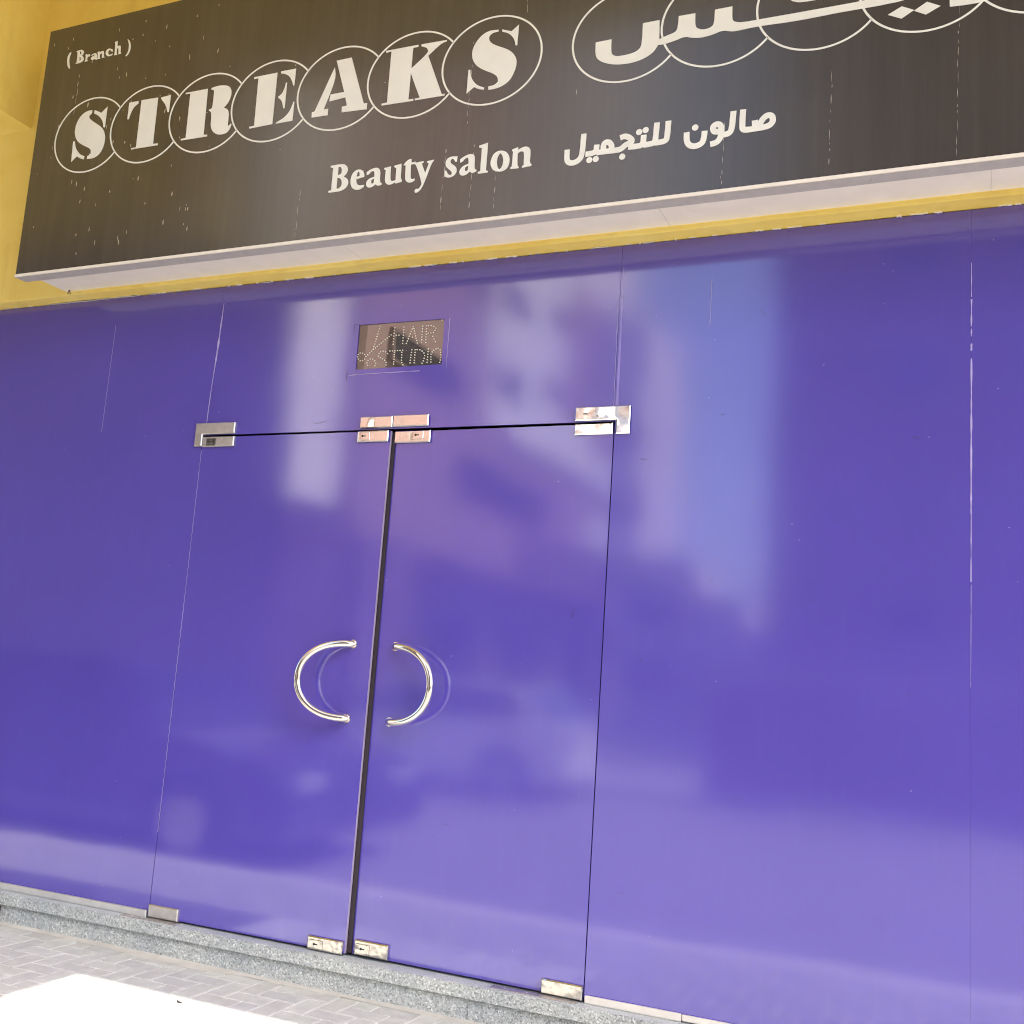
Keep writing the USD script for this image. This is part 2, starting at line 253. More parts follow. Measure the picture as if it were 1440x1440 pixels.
# outlines of the lettering on the sign face (x, z), metres
BIG=[[[(-1.8483, 4.1651), (-1.8803, 4.1656), (-1.9106, 4.1548), (-1.9354, 4.1326), (-1.9514, 4.1002), (-1.9563, 4.0661), (-1.9512, 4.0363), (-1.9351, 4.005), (-1.9096, 3.981), (-1.8704, 3.9598), (-1.8358, 3.9433), (-1.817, 3.9274), (-1.8157, 3.9072), (-1.825, 3.9), (-1.8385, 3.8962), (-1.8384, 3.8791), (-1.8, 3.8765), (-1.7667, 3.886), (-1.7424, 3.9081), (-1.7299, 3.9375), (-1.7254, 3.9738), (-1.7302, 4.003), (-1.7457, 4.0339), (-1.7747, 4.0612), (-1.8139, 4.0857), (-1.8456, 4.1068), (-1.8641, 4.1242), (-1.8632, 4.1356), (-1.8485, 4.1449), (-1.8463, 4.1532)], [(-1.8309, 4.1623), (-1.8036, 4.1509), (-1.7789, 4.1378), (-1.7689, 4.1454), (-1.7397, 4.1677), (-1.7389, 4.0477), (-1.7506, 4.0506), (-1.7542, 4.0724), (-1.7662, 4.0943), (-1.7876, 4.1178), (-1.8112, 4.1331), (-1.8303, 4.1419)], [(-1.9446, 3.9977), (-1.9378, 3.9708), (-1.9249, 3.9458), (-1.899, 3.9191), (-1.879, 3.906), (-1.8602, 3.8993), (-1.8598, 3.8804), (-1.8865, 3.8876), (-1.9144, 3.9053), (-1.9273, 3.8973), (-1.9511, 3.8777), (-1.9571, 3.9996)]], [[(-1.5331, 3.8976), (-1.4994, 3.8971), (-1.5026, 4.1658), (-1.3896, 4.1628), (-1.3851, 3.8999), (-1.352, 3.8989), (-1.3517, 3.8883), (-1.5319, 3.8901)], [(-1.5867, 4.1649), (-1.5228, 4.1652), (-1.5219, 4.1509), (-1.5489, 4.1366), (-1.5674, 4.1027), (-1.5757, 4.0689), (-1.5854, 4.0704)], [(-1.3692, 4.1594), (-1.3039, 4.1636), (-1.304, 4.0661), (-1.3134, 4.0676), (-1.321, 4.0883), (-1.335, 4.1157), (-1.3663, 4.1488)]], [[(-1.2053, 4.1576), (-1.0617, 4.157), (-1.0541, 3.9009), (-1.0312, 3.8985), (-1.0311, 3.8888), (-1.1993, 3.8916), (-1.2004, 3.8995), (-1.1698, 3.9009), (-1.1743, 4.149), (-1.2042, 4.1502)], [(-1.0389, 4.1563), (-1.0118, 4.161), (-0.9804, 4.1611), (-0.9517, 4.1573), (-0.9255, 4.1473), (-0.9108, 4.1301), (-0.9051, 4.1101), (-0.9078, 4.0835), (-0.9196, 4.0557), (-0.9444, 4.0327), (-0.9234, 4.0238), (-0.9114, 4.0084), (-0.906, 3.986), (-0.9064, 3.943), (-0.9043, 3.9265), (-0.8937, 3.9303), (-0.8872, 3.9373), (-0.8831, 3.934), (-0.888, 3.9106), (-0.9039, 3.8916), (-0.9308, 3.885), (-0.9623, 3.8881), (-0.989, 3.9019), (-1.0076, 3.9236), (-1.0155, 3.9492), (-1.0176, 3.9875), (-1.0211, 4.0125), (-1.0243, 4.0222), (-1.0381, 4.0315), (-1.0389, 4.0371), (-1.0229, 4.04), (-1.018, 4.0501), (-1.0178, 4.0855), (-1.018, 4.1238), (-1.0199, 4.1378), (-1.0254, 4.1458), (-1.0375, 4.1468)]], [[(-0.773, 4.1701), (-0.6306, 4.1702), (-0.6284, 3.8944), (-0.7678, 3.8911), (-0.7702, 3.9005), (-0.7391, 3.902), (-0.7451, 4.1598), (-0.7717, 4.1596)], [(-0.6089, 4.1727), (-0.5199, 4.1722), (-0.5198, 4.0818), (-0.527, 4.0831), (-0.5343, 4.1055), (-0.5525, 4.1351), (-0.5781, 4.1529), (-0.6089, 4.1626)], [(-0.5714, 4.1066), (-0.5653, 4.1045), (-0.5641, 3.9672), (-0.5727, 3.9696), (-0.5792, 3.9943), (-0.5902, 4.0172), (-0.6094, 4.03), (-0.6102, 4.0364), (-0.5892, 4.0488), (-0.5774, 4.0732)], [(-0.5138, 3.9957), (-0.5094, 3.9934), (-0.5087, 3.8934), (-0.6069, 3.8926), (-0.6065, 3.8988), (-0.5615, 3.9153), (-0.5302, 3.947)]], [[(-0.2906, 4.1379), (-0.2764, 4.0762), (-0.3315, 3.9235), (-0.3057, 3.9232), (-0.3042, 3.8898), (-0.397, 3.8918), (-0.398, 3.9195), (-0.383, 3.921)], [(-0.2835, 4.1712), (-0.1984, 4.1724), (-0.105, 3.9176), (-0.0863, 3.9174), (-0.0851, 3.8856), (-0.2258, 3.8918), (-0.2268, 3.9211), (-0.1995, 3.9225), (-0.2127, 3.9674), (-0.3035, 3.961), (-0.2988, 3.9965), (-0.2221, 3.9963)]], [[(-0.0086, 4.1713), (0.1678, 4.1699), (0.1667, 4.1596), (0.1407, 4.1597), (0.139, 3.8973), (0.1649, 3.8968), (0.1658, 3.8872), (-0.0056, 3.8908), (-0.0045, 3.9002), (0.0239, 3.9012), (0.0229, 4.1635), (-0.0055, 4.1611)], [(0.1838, 4.1688), (0.3181, 4.166), (0.3168, 4.1587), (0.2888, 4.1545), (0.2254, 4.1038), (0.3144, 3.8934), (0.3297, 3.8954), (0.3285, 3.8863), (0.1737, 3.8878), (0.1738, 3.8972), (0.1986, 3.8968), (0.1385, 4.0321), (0.1367, 4.0514), (0.2093, 4.1068), (0.2234, 4.126), (0.2156, 4.1465), (0.1847, 4.159)]], [[(0.5815, 4.1655), (0.5417, 4.1714), (0.5049, 4.16), (0.474, 4.1305), (0.4568, 4.0964), (0.4537, 4.0643), (0.4641, 4.0299), (0.4892, 3.9994), (0.5289, 3.9738), (0.5678, 3.954), (0.5926, 3.9332), (0.5971, 3.9095), (0.5817, 3.894), (0.5501, 3.893), (0.5514, 3.8763), (0.5831, 3.8755), (0.6195, 3.8829), (0.6547, 3.9041), (0.6748, 3.9414), (0.6838, 3.9807), (0.6791, 4.0089), (0.6584, 4.0401), (0.6243, 4.0649), (0.5762, 4.0878), (0.5466, 4.1073), (0.5336, 4.1302), (0.5388, 4.1478), (0.5569, 4.1573), (0.5803, 4.1564)], [(0.5984, 4.164), (0.6271, 4.1528), (0.6461, 4.1454), (0.6811, 4.1717), (0.6791, 4.071), (0.6698, 4.0728), (0.6665, 4.0936), (0.6527, 4.1193), (0.6279, 4.1416), (0.5992, 4.1527)], [(0.4424, 3.992), (0.4519, 3.9922), (0.4563, 3.9618), (0.471, 3.9315), (0.4967, 3.9058), (0.5297, 3.891), (0.5287, 3.8802), (0.4979, 3.89), (0.4781, 3.9026), (0.4424, 3.8764)]]]
ARABIC=[[(1.0543, 4.0124), (1.1261, 4.014), (1.1272, 3.9527), (1.1377, 3.9355), (1.1601, 3.9276), (1.2001, 3.9278), (1.2396, 3.9333), (1.2603, 3.9505), (1.2639, 3.98), (1.2641, 4.0617), (1.337, 4.0622), (1.3398, 3.9729), (1.376, 3.9846), (1.4038, 3.9904), (1.4173, 4.0027), (1.4202, 4.0635), (1.4912, 4.0625), (1.4923, 4.0028), (1.5082, 3.9864), (1.5359, 3.9794), (1.563, 3.9852), (1.5725, 4.0017), (1.5736, 4.062), (1.6461, 4.0618), (1.6467, 4.0052), (1.6574, 3.9884), (1.6977, 3.9804), (1.744, 3.9806), (1.9063, 3.9794), (2.1255, 3.9789), (2.2287, 3.9817), (2.3297, 4.0087), (2.3943, 3.9906), (2.342, 3.9454), (2.0706, 3.9473), (1.9072, 3.9435), (1.7449, 3.9514), (1.6722, 3.9468), (1.6454, 3.9492), (1.6079, 3.9616), (1.5711, 3.9505), (1.5236, 3.945), (1.4821, 3.9515), (1.4503, 3.965), (1.4055, 3.9528), (1.3637, 3.9459), (1.3354, 3.9475), (1.3189, 3.9207), (1.2879, 3.9003), (1.2384, 3.8868), (1.1878, 3.8862), (1.1364, 3.894), (1.0912, 3.9121), (1.064, 3.9339), (1.0552, 3.9585)], [(2.2545, 3.9002), (2.3047, 3.9257), (2.3491, 3.9015), (2.3041, 3.8743)], [(2.3491, 3.8981), (2.3956, 3.926), (2.4437, 3.899), (2.3919, 3.8737)], [(2.4731, 3.9981), (2.4765, 3.8889), (2.5361, 3.8846), (2.5922, 3.885), (2.6477, 3.9), (2.6423, 3.9612), (2.5922, 3.9318), (2.5303, 3.9316), (2.5188, 4.0017)], [(1.8364, 4.0934), (1.8765, 4.0473), (1.8897, 4.033), (1.922, 4.022), (1.9918, 4.0202), (2.0854, 4.026), (2.1405, 4.0425), (2.0659, 4.0727), (1.9782, 4.0631), (1.9004, 4.1158)]]
SALON=[([(-0.2573, 3.6216), (-0.1879, 3.6231), (-0.1681, 3.6118), (-0.1566, 3.5907), (-0.1635, 3.5688), (-0.1791, 3.5573), (-0.1563, 3.5441), (-0.1474, 3.5219), (-0.1563, 3.5002), (-0.1781, 3.4879), (-0.201, 3.484), (-0.2555, 3.485), (-0.2564, 3.4936), (-0.2416, 3.496), (-0.2426, 3.6085), (-0.2563, 3.6129)], [[(-0.2127, 3.6095), (-0.2005, 3.6095), (-0.1903, 3.5928), (-0.1938, 3.5729), (-0.2118, 3.5668)], [(-0.2135, 3.556), (-0.1971, 3.5512), (-0.1837, 3.5308), (-0.1885, 3.5061), (-0.2025, 3.4977), (-0.2122, 3.5007)]]), ([(-0.138, 3.5206), (-0.136, 3.5541), (-0.1225, 3.5751), (-0.1003, 3.5831), (-0.0766, 3.5756), (-0.0644, 3.5555), (-0.0638, 3.5403), (-0.1062, 3.5333), (-0.1044, 3.5162), (-0.0917, 3.5003), (-0.0596, 3.4995), (-0.0613, 3.4897), (-0.0848, 3.4776), (-0.108, 3.4806), (-0.1279, 3.494)], [[(-0.1056, 3.5458), (-0.1041, 3.5667), (-0.0973, 3.5717), (-0.091, 3.5641), (-0.0893, 3.5479)]]), ([(-0.0523, 3.5622), (-0.0307, 3.5736), (-0.0039, 3.5783), (0.0149, 3.5715), (0.0229, 3.5537), (0.0235, 3.512), (0.0284, 3.4989), (0.0359, 3.4954), (0.0348, 3.4881), (0.0145, 3.484), (0.0018, 3.494), (-0.0169, 3.4823), (-0.0351, 3.4821), (-0.0488, 3.4922), (-0.0508, 3.5117), (-0.0352, 3.5281), (-0.0084, 3.5329), (-0.0087, 3.5538), (-0.016, 3.5632), (-0.0294, 3.5608), (-0.0373, 3.5493), (-0.0508, 3.5469)], [[(-0.0085, 3.5245), (-0.0082, 3.5037), (-0.0168, 3.4989), (-0.0238, 3.5057), (-0.0225, 3.5197)]]), ([(0.0412, 3.5696), (0.0776, 3.5729), (0.079, 3.513), (0.0856, 3.4997), (0.0983, 3.498), (0.1085, 3.5024), (0.1066, 3.559), (0.0952, 3.5672), (0.0945, 3.5739), (0.1332, 3.5785), (0.1348, 3.5056), (0.1426, 3.4979), (0.1418, 3.4882), (0.1085, 3.4843), (0.1078, 3.491), (0.0891, 3.4827), (0.0685, 3.4829), (0.0538, 3.4955), (0.05, 3.5168), (0.0513, 3.5582), (0.0419, 3.5628)], []), ([(0.1506, 3.5819), (0.1731, 3.5961), (0.1847, 3.5945), (0.1845, 3.5772), (0.2072, 3.5781), (0.2064, 3.5684), (0.1837, 3.5674), (0.1861, 3.5029), (0.1958, 3.4934), (0.2096, 3.4956), (0.2087, 3.4859), (0.1928, 3.4782), (0.1751, 3.4797), (0.1608, 3.4922), (0.1573, 3.5108), (0.1555, 3.5672), (0.1448, 3.5687)], []), ([(0.2008, 3.5725), (0.2494, 3.5755), (0.2484, 3.5675), (0.2399, 3.5654), (0.2618, 3.5149), (0.2768, 3.5602), (0.2658, 3.5667), (0.267, 3.5723), (0.3023, 3.5747), (0.3011, 3.5683), (0.2922, 3.5622), (0.263, 3.4723), (0.2485, 3.4416), (0.2325, 3.4257), (0.2179, 3.4243), (0.2135, 3.4338), (0.2196, 3.4436), (0.2337, 3.4418), (0.2447, 3.4543), (0.2485, 3.4701), (0.2114, 3.5611), (0.2023, 3.5657)], []), ([(0.4227, 3.574), (0.4198, 3.5485), (0.4131, 3.5478), (0.405, 3.5627), (0.3945, 3.5666), (0.3868, 3.5571), (0.3913, 3.5443), (0.4166, 3.5263), (0.4249, 3.5074), (0.4181, 3.4882), (0.3996, 3.4769), (0.3783, 3.4773), (0.3624, 3.4851), (0.3626, 3.5118), (0.3702, 3.5124), (0.3784, 3.4959), (0.3929, 3.4859), (0.4006, 3.4945), (0.3944, 3.5075), (0.3698, 3.527), (0.3624, 3.5443), (0.3665, 3.5657), (0.3826, 3.5764), (0.4039, 3.5766)], []), ([(0.4363, 3.5567), (0.4581, 3.5702), (0.4849, 3.5773), (0.5036, 3.572), (0.5113, 3.5544), (0.5111, 3.5116), (0.5158, 3.4985), (0.5233, 3.4956), (0.5221, 3.488), (0.5017, 3.4821), (0.4892, 3.4913), (0.4702, 3.4776), (0.4521, 3.4759), (0.4385, 3.4851), (0.4369, 3.5049), (0.4528, 3.5231), (0.4796, 3.5303), (0.4797, 3.5518), (0.4726, 3.5608), (0.4591, 3.5572), (0.451, 3.5447), (0.4376, 3.5411)], [[(0.4794, 3.5217), (0.4793, 3.5003), (0.4707, 3.4947), (0.4638, 3.5011), (0.4653, 3.5156)]]), ([(0.5271, 3.6098), (0.5703, 3.6187), (0.5698, 3.4877), (0.5801, 3.4815), (0.579, 3.4753), (0.5311, 3.4754), (0.5305, 3.4834), (0.5418, 3.4867), (0.5414, 3.5973), (0.5278, 3.6009)], []), ([(0.633, 3.572), (0.6621, 3.5638), (0.68, 3.5398), (0.6837, 3.5116), (0.676, 3.4851), (0.6567, 3.4719), (0.6324, 3.4712), (0.6047, 3.4813), (0.5915, 3.5046), (0.5896, 3.5288), (0.599, 3.5553), (0.6129, 3.5677)], [[(0.6363, 3.5596), (0.6472, 3.5445), (0.6523, 3.52), (0.648, 3.4913), (0.6357, 3.4819), (0.625, 3.4944), (0.6202, 3.5245), (0.6248, 3.5501)]]), ([(0.6909, 3.5676), (0.7194, 3.5753), (0.7204, 3.5618), (0.7382, 3.571), (0.7596, 3.5734), (0.7763, 3.5631), (0.7815, 3.5451), (0.7795, 3.4944), (0.7896, 3.4851), (0.7886, 3.4774), (0.7442, 3.4749), (0.7445, 3.4827), (0.7522, 3.4864), (0.7505, 3.5432), (0.7435, 3.5521), (0.7314, 3.5538), (0.7199, 3.546), (0.7208, 3.4891), (0.7293, 3.4817), (0.729, 3.4754), (0.6888, 3.4762), (0.689, 3.4841), (0.6951, 3.488), (0.6965, 3.5573), (0.6914, 3.5612)], [])]
BRANCH=[([(-2.0724, 4.5494), (-2.0644, 4.5455), (-2.0732, 4.5244), (-2.0732, 4.4945), (-2.0587, 4.4531), (-2.0633, 4.4462), (-2.08, 4.4658), (-2.0902, 4.5036), (-2.0872, 4.533)], []), ([(-2.0279, 4.5459), (-2.0011, 4.551), (-1.9784, 4.5456), (-1.9688, 4.5319), (-1.9746, 4.5151), (-1.9835, 4.512), (-1.9691, 4.504), (-1.9625, 4.4861), (-1.9733, 4.4733), (-1.9944, 4.4694), (-2.0237, 4.4706), (-2.014, 4.4777), (-2.017, 4.5379)], [[(-2.0008, 4.5408), (-1.9918, 4.5392), (-1.9882, 4.5266), (-1.997, 4.5187)], [(-1.9988, 4.5077), (-1.9895, 4.5042), (-1.9849, 4.4903), (-1.9938, 4.4788)]]), ([(-1.9567, 4.5118), (-1.9443, 4.5154), (-1.94, 4.5069), (-1.9257, 4.512), (-1.9198, 4.5067), (-1.9209, 4.4963), (-1.9321, 4.4983), (-1.9387, 4.4907), (-1.9381, 4.4787), (-1.9297, 4.4713), (-1.9547, 4.4699), (-1.951, 4.4781), (-1.9512, 4.5048)], []), ([(-1.9116, 4.5005), (-1.8966, 4.5095), (-1.8786, 4.5091), (-1.8698, 4.4986), (-1.8672, 4.4746), (-1.8615, 4.4706), (-1.8715, 4.4659), (-1.8836, 4.4746), (-1.8934, 4.4688), (-1.9069, 4.4724), (-1.9115, 4.4827), (-1.9044, 4.4921), (-1.887, 4.4947), (-1.8882, 4.5021), (-1.8991, 4.5029), (-1.9052, 4.4963)], []), ([(-1.8683, 4.5114), (-1.8546, 4.5147), (-1.8497, 4.5067), (-1.8365, 4.5131), (-1.8233, 4.5106), (-1.8189, 4.501), (-1.8164, 4.477), (-1.8083, 4.4708), (-1.8294, 4.47), (-1.832, 4.4946), (-1.8379, 4.4998), (-1.8477, 4.4945), (-1.8456, 4.4735), (-1.8398, 4.4684), (-1.8649, 4.4694), (-1.8608, 4.4793), (-1.8634, 4.5034)], []), ([(-1.7578, 4.5072), (-1.7558, 4.4951), (-1.7667, 4.4971), (-1.7759, 4.5106), (-1.7859, 4.5065), (-1.7892, 4.4925), (-1.7834, 4.4826), (-1.7705, 4.4773), (-1.7539, 4.483), (-1.756, 4.4746), (-1.7729, 4.4701), (-1.7911, 4.4735), (-1.8052, 4.4867), (-1.8067, 4.5046), (-1.798, 4.5159), (-1.7807, 4.5185)], []), ([(-1.7491, 4.5495), (-1.7286, 4.5526), (-1.7259, 4.5187), (-1.7146, 4.5225), (-1.7036, 4.5192), (-1.7, 4.5051), (-1.6985, 4.4785), (-1.6904, 4.4712), (-1.7112, 4.4704), (-1.7168, 4.5053), (-1.7233, 4.5112), (-1.7279, 4.5045), (-1.7245, 4.4746), (-1.718, 4.4693), (-1.7434, 4.4705), (-1.7389, 4.4773), (-1.7448, 4.5399)], []), ([(-1.6595, 4.5482), (-1.6486, 4.5449), (-1.6327, 4.5186), (-1.628, 4.4886), (-1.6354, 4.4609), (-1.6539, 4.447), (-1.6582, 4.4524), (-1.6465, 4.4659), (-1.6415, 4.4911), (-1.6448, 4.5209)], [])]
STROKES=[{'s': [[(1.755, 3.5395), (1.7568, 3.5038)], [(1.7661, 3.5053), (1.7736, 3.5185), (1.7881, 3.5437), (1.8057, 3.5553), (1.8231, 3.5482), (1.8277, 3.5259), (1.8156, 3.5091), (1.7927, 3.5041), (1.7661, 3.5038), (1.7327, 3.5032), (1.7159, 3.5043)]], 'd': []}, {'s': [[(1.7061, 3.5945), (1.704, 3.5185), (1.7091, 3.5068), (1.7193, 3.5038)]], 'd': []}, {'s': [[(1.6669, 3.5936), (1.6635, 3.5174), (1.6533, 3.4986), (1.6282, 3.4959)]], 'd': []}, {'s': [[(1.6203, 3.5241), (1.6162, 3.5415), (1.6009, 3.5483), (1.586, 3.5403), (1.5853, 3.5243), (1.5954, 3.5125), (1.6206, 3.5145), (1.621, 3.524), (1.6196, 3.4877), (1.604, 3.4659), (1.5766, 3.4626)]], 'd': []}, {'s': [[(1.4772, 3.5305), (1.4773, 3.4942), (1.4874, 3.4728), (1.5074, 3.4625), (1.5329, 3.4661), (1.5483, 3.48), (1.5521, 3.525)]], 'd': [(1.5116, 3.5459)]}, {'s': [[(1.3971, 3.5935), (1.3949, 3.5176), (1.387, 3.5039), (1.3441, 3.5028)]], 'd': []}, {'s': [[(1.3483, 3.5936), (1.3451, 3.5101), (1.3369, 3.5016), (1.2936, 3.5005)]], 'd': []}, {'s': [[(1.2935, 3.5464), (1.2921, 3.5014), (1.2645, 3.4995), (1.2279, 3.5011)]], 'd': [(1.2723, 3.5624), (1.3004, 3.5672)]}, {'s': [[(1.1899, 3.5483), (1.2118, 3.5541), (1.2345, 3.5416), (1.2456, 3.5264), (1.2343, 3.519), (1.214, 3.5129), (1.1986, 3.4977), (1.1766, 3.4941)], [(1.2416, 3.5179), (1.2279, 3.5011)]], 'd': [(1.2035, 3.4615)]}, {'s': [[(1.1482, 3.4967), (1.1563, 3.5115), (1.1478, 3.5318), (1.1308, 3.5404), (1.1164, 3.5303), (1.1181, 3.5018)], [(1.1986, 3.4977), (1.1692, 3.4944), (1.1168, 3.4966), (1.0868, 3.4964)]], 'd': []}, {'s': [[(1.087, 3.5331), (1.0853, 3.4966), (1.0377, 3.4957)]], 'd': [(1.0569, 3.467), (1.0862, 3.4675)]}, {'s': [[(1.0251, 3.5923), (1.0232, 3.4963), (1.0109, 3.4735), (0.9863, 3.4631), (0.963, 3.4678), (0.9528, 3.4831), (0.953, 3.5295)]], 'd': []}]
LEDS=[(-0.1359, 2.933), (-0.139, 2.9203), (-0.1422, 2.9075), (-0.1453, 2.8948), (-0.1484, 2.8821), (-0.1516, 2.8694), (-0.1547, 2.8567), (-0.1578, 2.844), (-0.161, 2.8313), (-0.1641, 2.8186), (-0.1723, 2.8089), (-0.1824, 2.8002), (-0.1925, 2.7916), (-0.2026, 2.7829), (-0.0693, 2.8852), (-0.0797, 2.8776), (-0.0901, 2.87), (-0.1005, 2.8623), (-0.111, 2.8547), (-0.1214, 2.8471), (-0.1316, 2.8392), (-0.1416, 2.831), (-0.1515, 2.8228), (-0.0527, 2.9198), (-0.0529, 2.9058), (-0.0532, 2.8918), (-0.0534, 2.8779), (-0.0536, 2.864), (-0.0539, 2.8501), (-0.0541, 2.8362), (-0.0009, 2.9204), (-0.0009, 2.9065), (-0.001, 2.8926), (-0.001, 2.8787), (-0.001, 2.8648), (-0.001, 2.8509), (-0.001, 2.837), (-0.0405, 2.8815), (-0.0252, 2.8809), (0.0507, 2.918), (0.0464, 2.9063), (0.042, 2.8945), (0.0376, 2.8827), (0.0333, 2.871), (0.0289, 2.8592), (0.0245, 2.8474), (0.0201, 2.8357), (0.0554, 2.9079), (0.0596, 2.8955), (0.0639, 2.8831), (0.0681, 2.8708), (0.0723, 2.8585), (0.0765, 2.8462), (0.0808, 2.8339), (0.0513, 2.8645), (0.1032, 2.9173), (0.1032, 2.9035), (0.1031, 2.8897), (0.103, 2.8759), (0.103, 2.8621), (0.1029, 2.8483), (0.1029, 2.8346), (0.1249, 2.917), (0.1251, 2.903), (0.1253, 2.889), (0.1255, 2.875), (0.1257, 2.861), (0.1258, 2.847), (0.126, 2.8331), (0.1355, 2.9171), (0.15, 2.9167), (0.1638, 2.9117), (0.1743, 2.902), (0.1727, 2.8907), (0.165, 2.881), (0.1508, 2.8799), (0.1366, 2.8789), (0.1618, 2.8617), (0.1707, 2.8477), (0.1795, 2.8338), (-0.0814, 2.7908), (-0.0926, 2.8007), (-0.1067, 2.8046), (-0.1196, 2.8015), (-0.1284, 2.7933), (-0.1313, 2.781), (-0.1191, 2.7722), (-0.1059, 2.7648), (-0.093, 2.7574), (-0.0842, 2.7463), (-0.0829, 2.7332), (-0.0684, 2.8028), (-0.0542, 2.8028), (-0.0401, 2.8028), (-0.0259, 2.8028), (-0.0119, 2.8027), (0.0022, 2.8027), (-0.0416, 2.7948), (-0.0416, 2.7828), (-0.0416, 2.7709), (-0.0416, 2.7589), (-0.0416, 2.747), (-0.0416, 2.7351), (-0.0006, 2.7923), (-0.0002, 2.779), (0.0002, 2.7658), (0.0005, 2.7526), (0.0033, 2.7398), (0.0116, 2.7279), (0.0536, 2.8017), (0.0527, 2.7886), (0.0517, 2.7755), (0.0508, 2.7625), (0.0499, 2.7494), (0.049, 2.7364), (0.0722, 2.8005), (0.0722, 2.7874), (0.0722, 2.7743), (0.0722, 2.7612), (0.0722, 2.7481), (0.0722, 2.735), (0.0824, 2.8008), (0.0975, 2.7991), (0.1106, 2.7914), (0.1216, 2.7813), (0.1268, 2.7681), (0.1246, 2.755), (0.1211, 2.7423), (0.1155, 2.7305), (0.1436, 2.8003), (0.1434, 2.7869), (0.1433, 2.7734), (0.1431, 2.76), (0.1429, 2.7466), (0.1428, 2.7332), (0.1632, 2.7341), (0.1621, 2.7468), (0.161, 2.7596), (0.1617, 2.7719), (0.1658, 2.7834), (0.1741, 2.7916), (0.1855, 2.7973), (0.197, 2.7992), (0.2089, 2.7911), (0.2127, 2.779), (0.2147, 2.7663), (0.2146, 2.7537), (0.214, 2.7412), (0.2113, 2.7293), (-0.2081, 2.7701), (-0.2188, 2.7634), (-0.2329, 2.7639), (-0.2451, 2.7721), (-0.2505, 2.7845), (-0.2476, 2.7963), (-0.237, 2.8032), (-0.2227, 2.802), (-0.2105, 2.794), (-0.1883, 2.7365), (-0.1927, 2.7498), (-0.1881, 2.7619), (-0.1762, 2.7683), (-0.1613, 2.7668), (-0.1486, 2.7581), (-0.1428, 2.7451), (-0.1458, 2.7325), (0.1577, 2.9515), (0.1837, 2.9581), (-0.1864, 2.9566), (0.2067, 2.9395)]
# ------------------------------------------------------------------ the ground
GZ = -0.15                                       # pavement level; the sill of the doors is z = 0
STEP_Y = -0.074
obj('ground', boxm(-400, 400, -400, 400, -1.3, -0.30), 'dusty_ground', kind='structure', label='open sandy ground', category='ground')
obj('road', boxm(-60, 60, -10.2, -1.95, -0.40, -0.27), 'asphalt', kind='structure', label='sunlit grey road in front of the shops', category='road')
kerb = thing('kerb', 'pale concrete kerb along the road side of the pavement', 'kerb', kind='structure')
for i in range(-9, 10):
    obj('kerb_stone', chbox(i * 1.0 + .004, i * 1.0 + .996, -1.95, -1.75, -0.39, GZ + .004, .012), 'kerb_stone', kerb)
obj('far_pavement', boxm(-60, 60, -16.5, -10.2, -0.42, -0.16), 'concrete', kind='structure', label='far pavement across the road', category='pavement')

rng = random.Random(5)
pav = thing('pavement', 'grey herringbone block pavement below the granite step', 'pavement', kind='structure')
obj('sand_bed', boxm(-12, 12, -1.75, 0.3, -0.5, GZ - .0035), 'joint_sand', pav)
def paver(x0, x1, y0, y1):
    g, c = .0032, .0035
    x0, x1, y0, y1 = x0 + g, x1 - g, y0 + g, y1 - g
    z = GZ + rng.uniform(-.0012, .0012); tx, ty = rng.uniform(-.004, .004), rng.uniform(-.004, .004)
    v = []
    for d, zz in ((0, GZ - .03), (0, z - c), (c, z)):
        for x, y in ((x0 + d, y0 + d), (x1 - d, y0 + d), (x1 - d, y1 - d), (x0 + d, y1 - d)):
            v.append((x, y, zz + (tx * (x - x0) + ty * (y - y0) if zz > GZ - .02 else 0)))
    f = [[8, 9, 10], [8, 10, 11]]
    for r in (0, 4):
        for j in range(4):
            a, b = r + j, r + (j + 1) % 4; f += [[a, b, b + 4], [a, b + 4, a + 4]]
    return trimesh.Trimesh(v, f, process=False)
W_ = .1; field = []
YEDGE = -.064
for i in range(-95, 95):
    for j in range(-19, 1):
        m = (i - j) % 4
        x, y = i * W_ + .035, j * W_ + .02
        if m == 0: r = (x, x + 2 * W_, y, y + W_)
        elif m == 3: r = (x, x + W_, y, y + 2 * W_)
        else: continue
        r = (r[0], r[1], max(r[2], -1.748), min(r[3], YEDGE))
        if r[3] - r[2] < .02: continue
        p = paver(*r)
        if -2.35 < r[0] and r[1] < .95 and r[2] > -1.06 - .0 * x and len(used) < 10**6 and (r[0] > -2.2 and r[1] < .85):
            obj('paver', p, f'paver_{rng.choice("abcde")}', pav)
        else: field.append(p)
obj('paver_field', cat(field), 'paver_dimmed', pav, kind='stuff')  # field coloured darker to dim its sunlit reflection in the glass
# smeared mortar where the paving meets the step
nm = 160; xs = np.linspace(-3.4, 4.0, nm)
edge = [-.10 - .05 * meshkit.fbm([[x * 2.3, 1.7, 0]], 4, 3)[0] - (.035 if -1.25 < x < -.5 else 0) * abs(math.sin((x + 1.25) * 4.2)) + .03 for x in xs]
v = [(x, YEDGE + .01, GZ + .008) for x in xs] + [(x, YEDGE - .012, GZ + .0052) for x in xs] + [(x, e, GZ + .0002) for x, e in zip(xs, edge)]
f = []
for r in (0, nm):
    for k in range(nm - 1): f += [[r + k, r + nm + k, r + nm + k + 1], [r + k, r + nm + k + 1, r + k + 1]]
obj('mortar_smear', trimesh.Trimesh(v, f, process=False), 'mortar', pav, smooth=True)

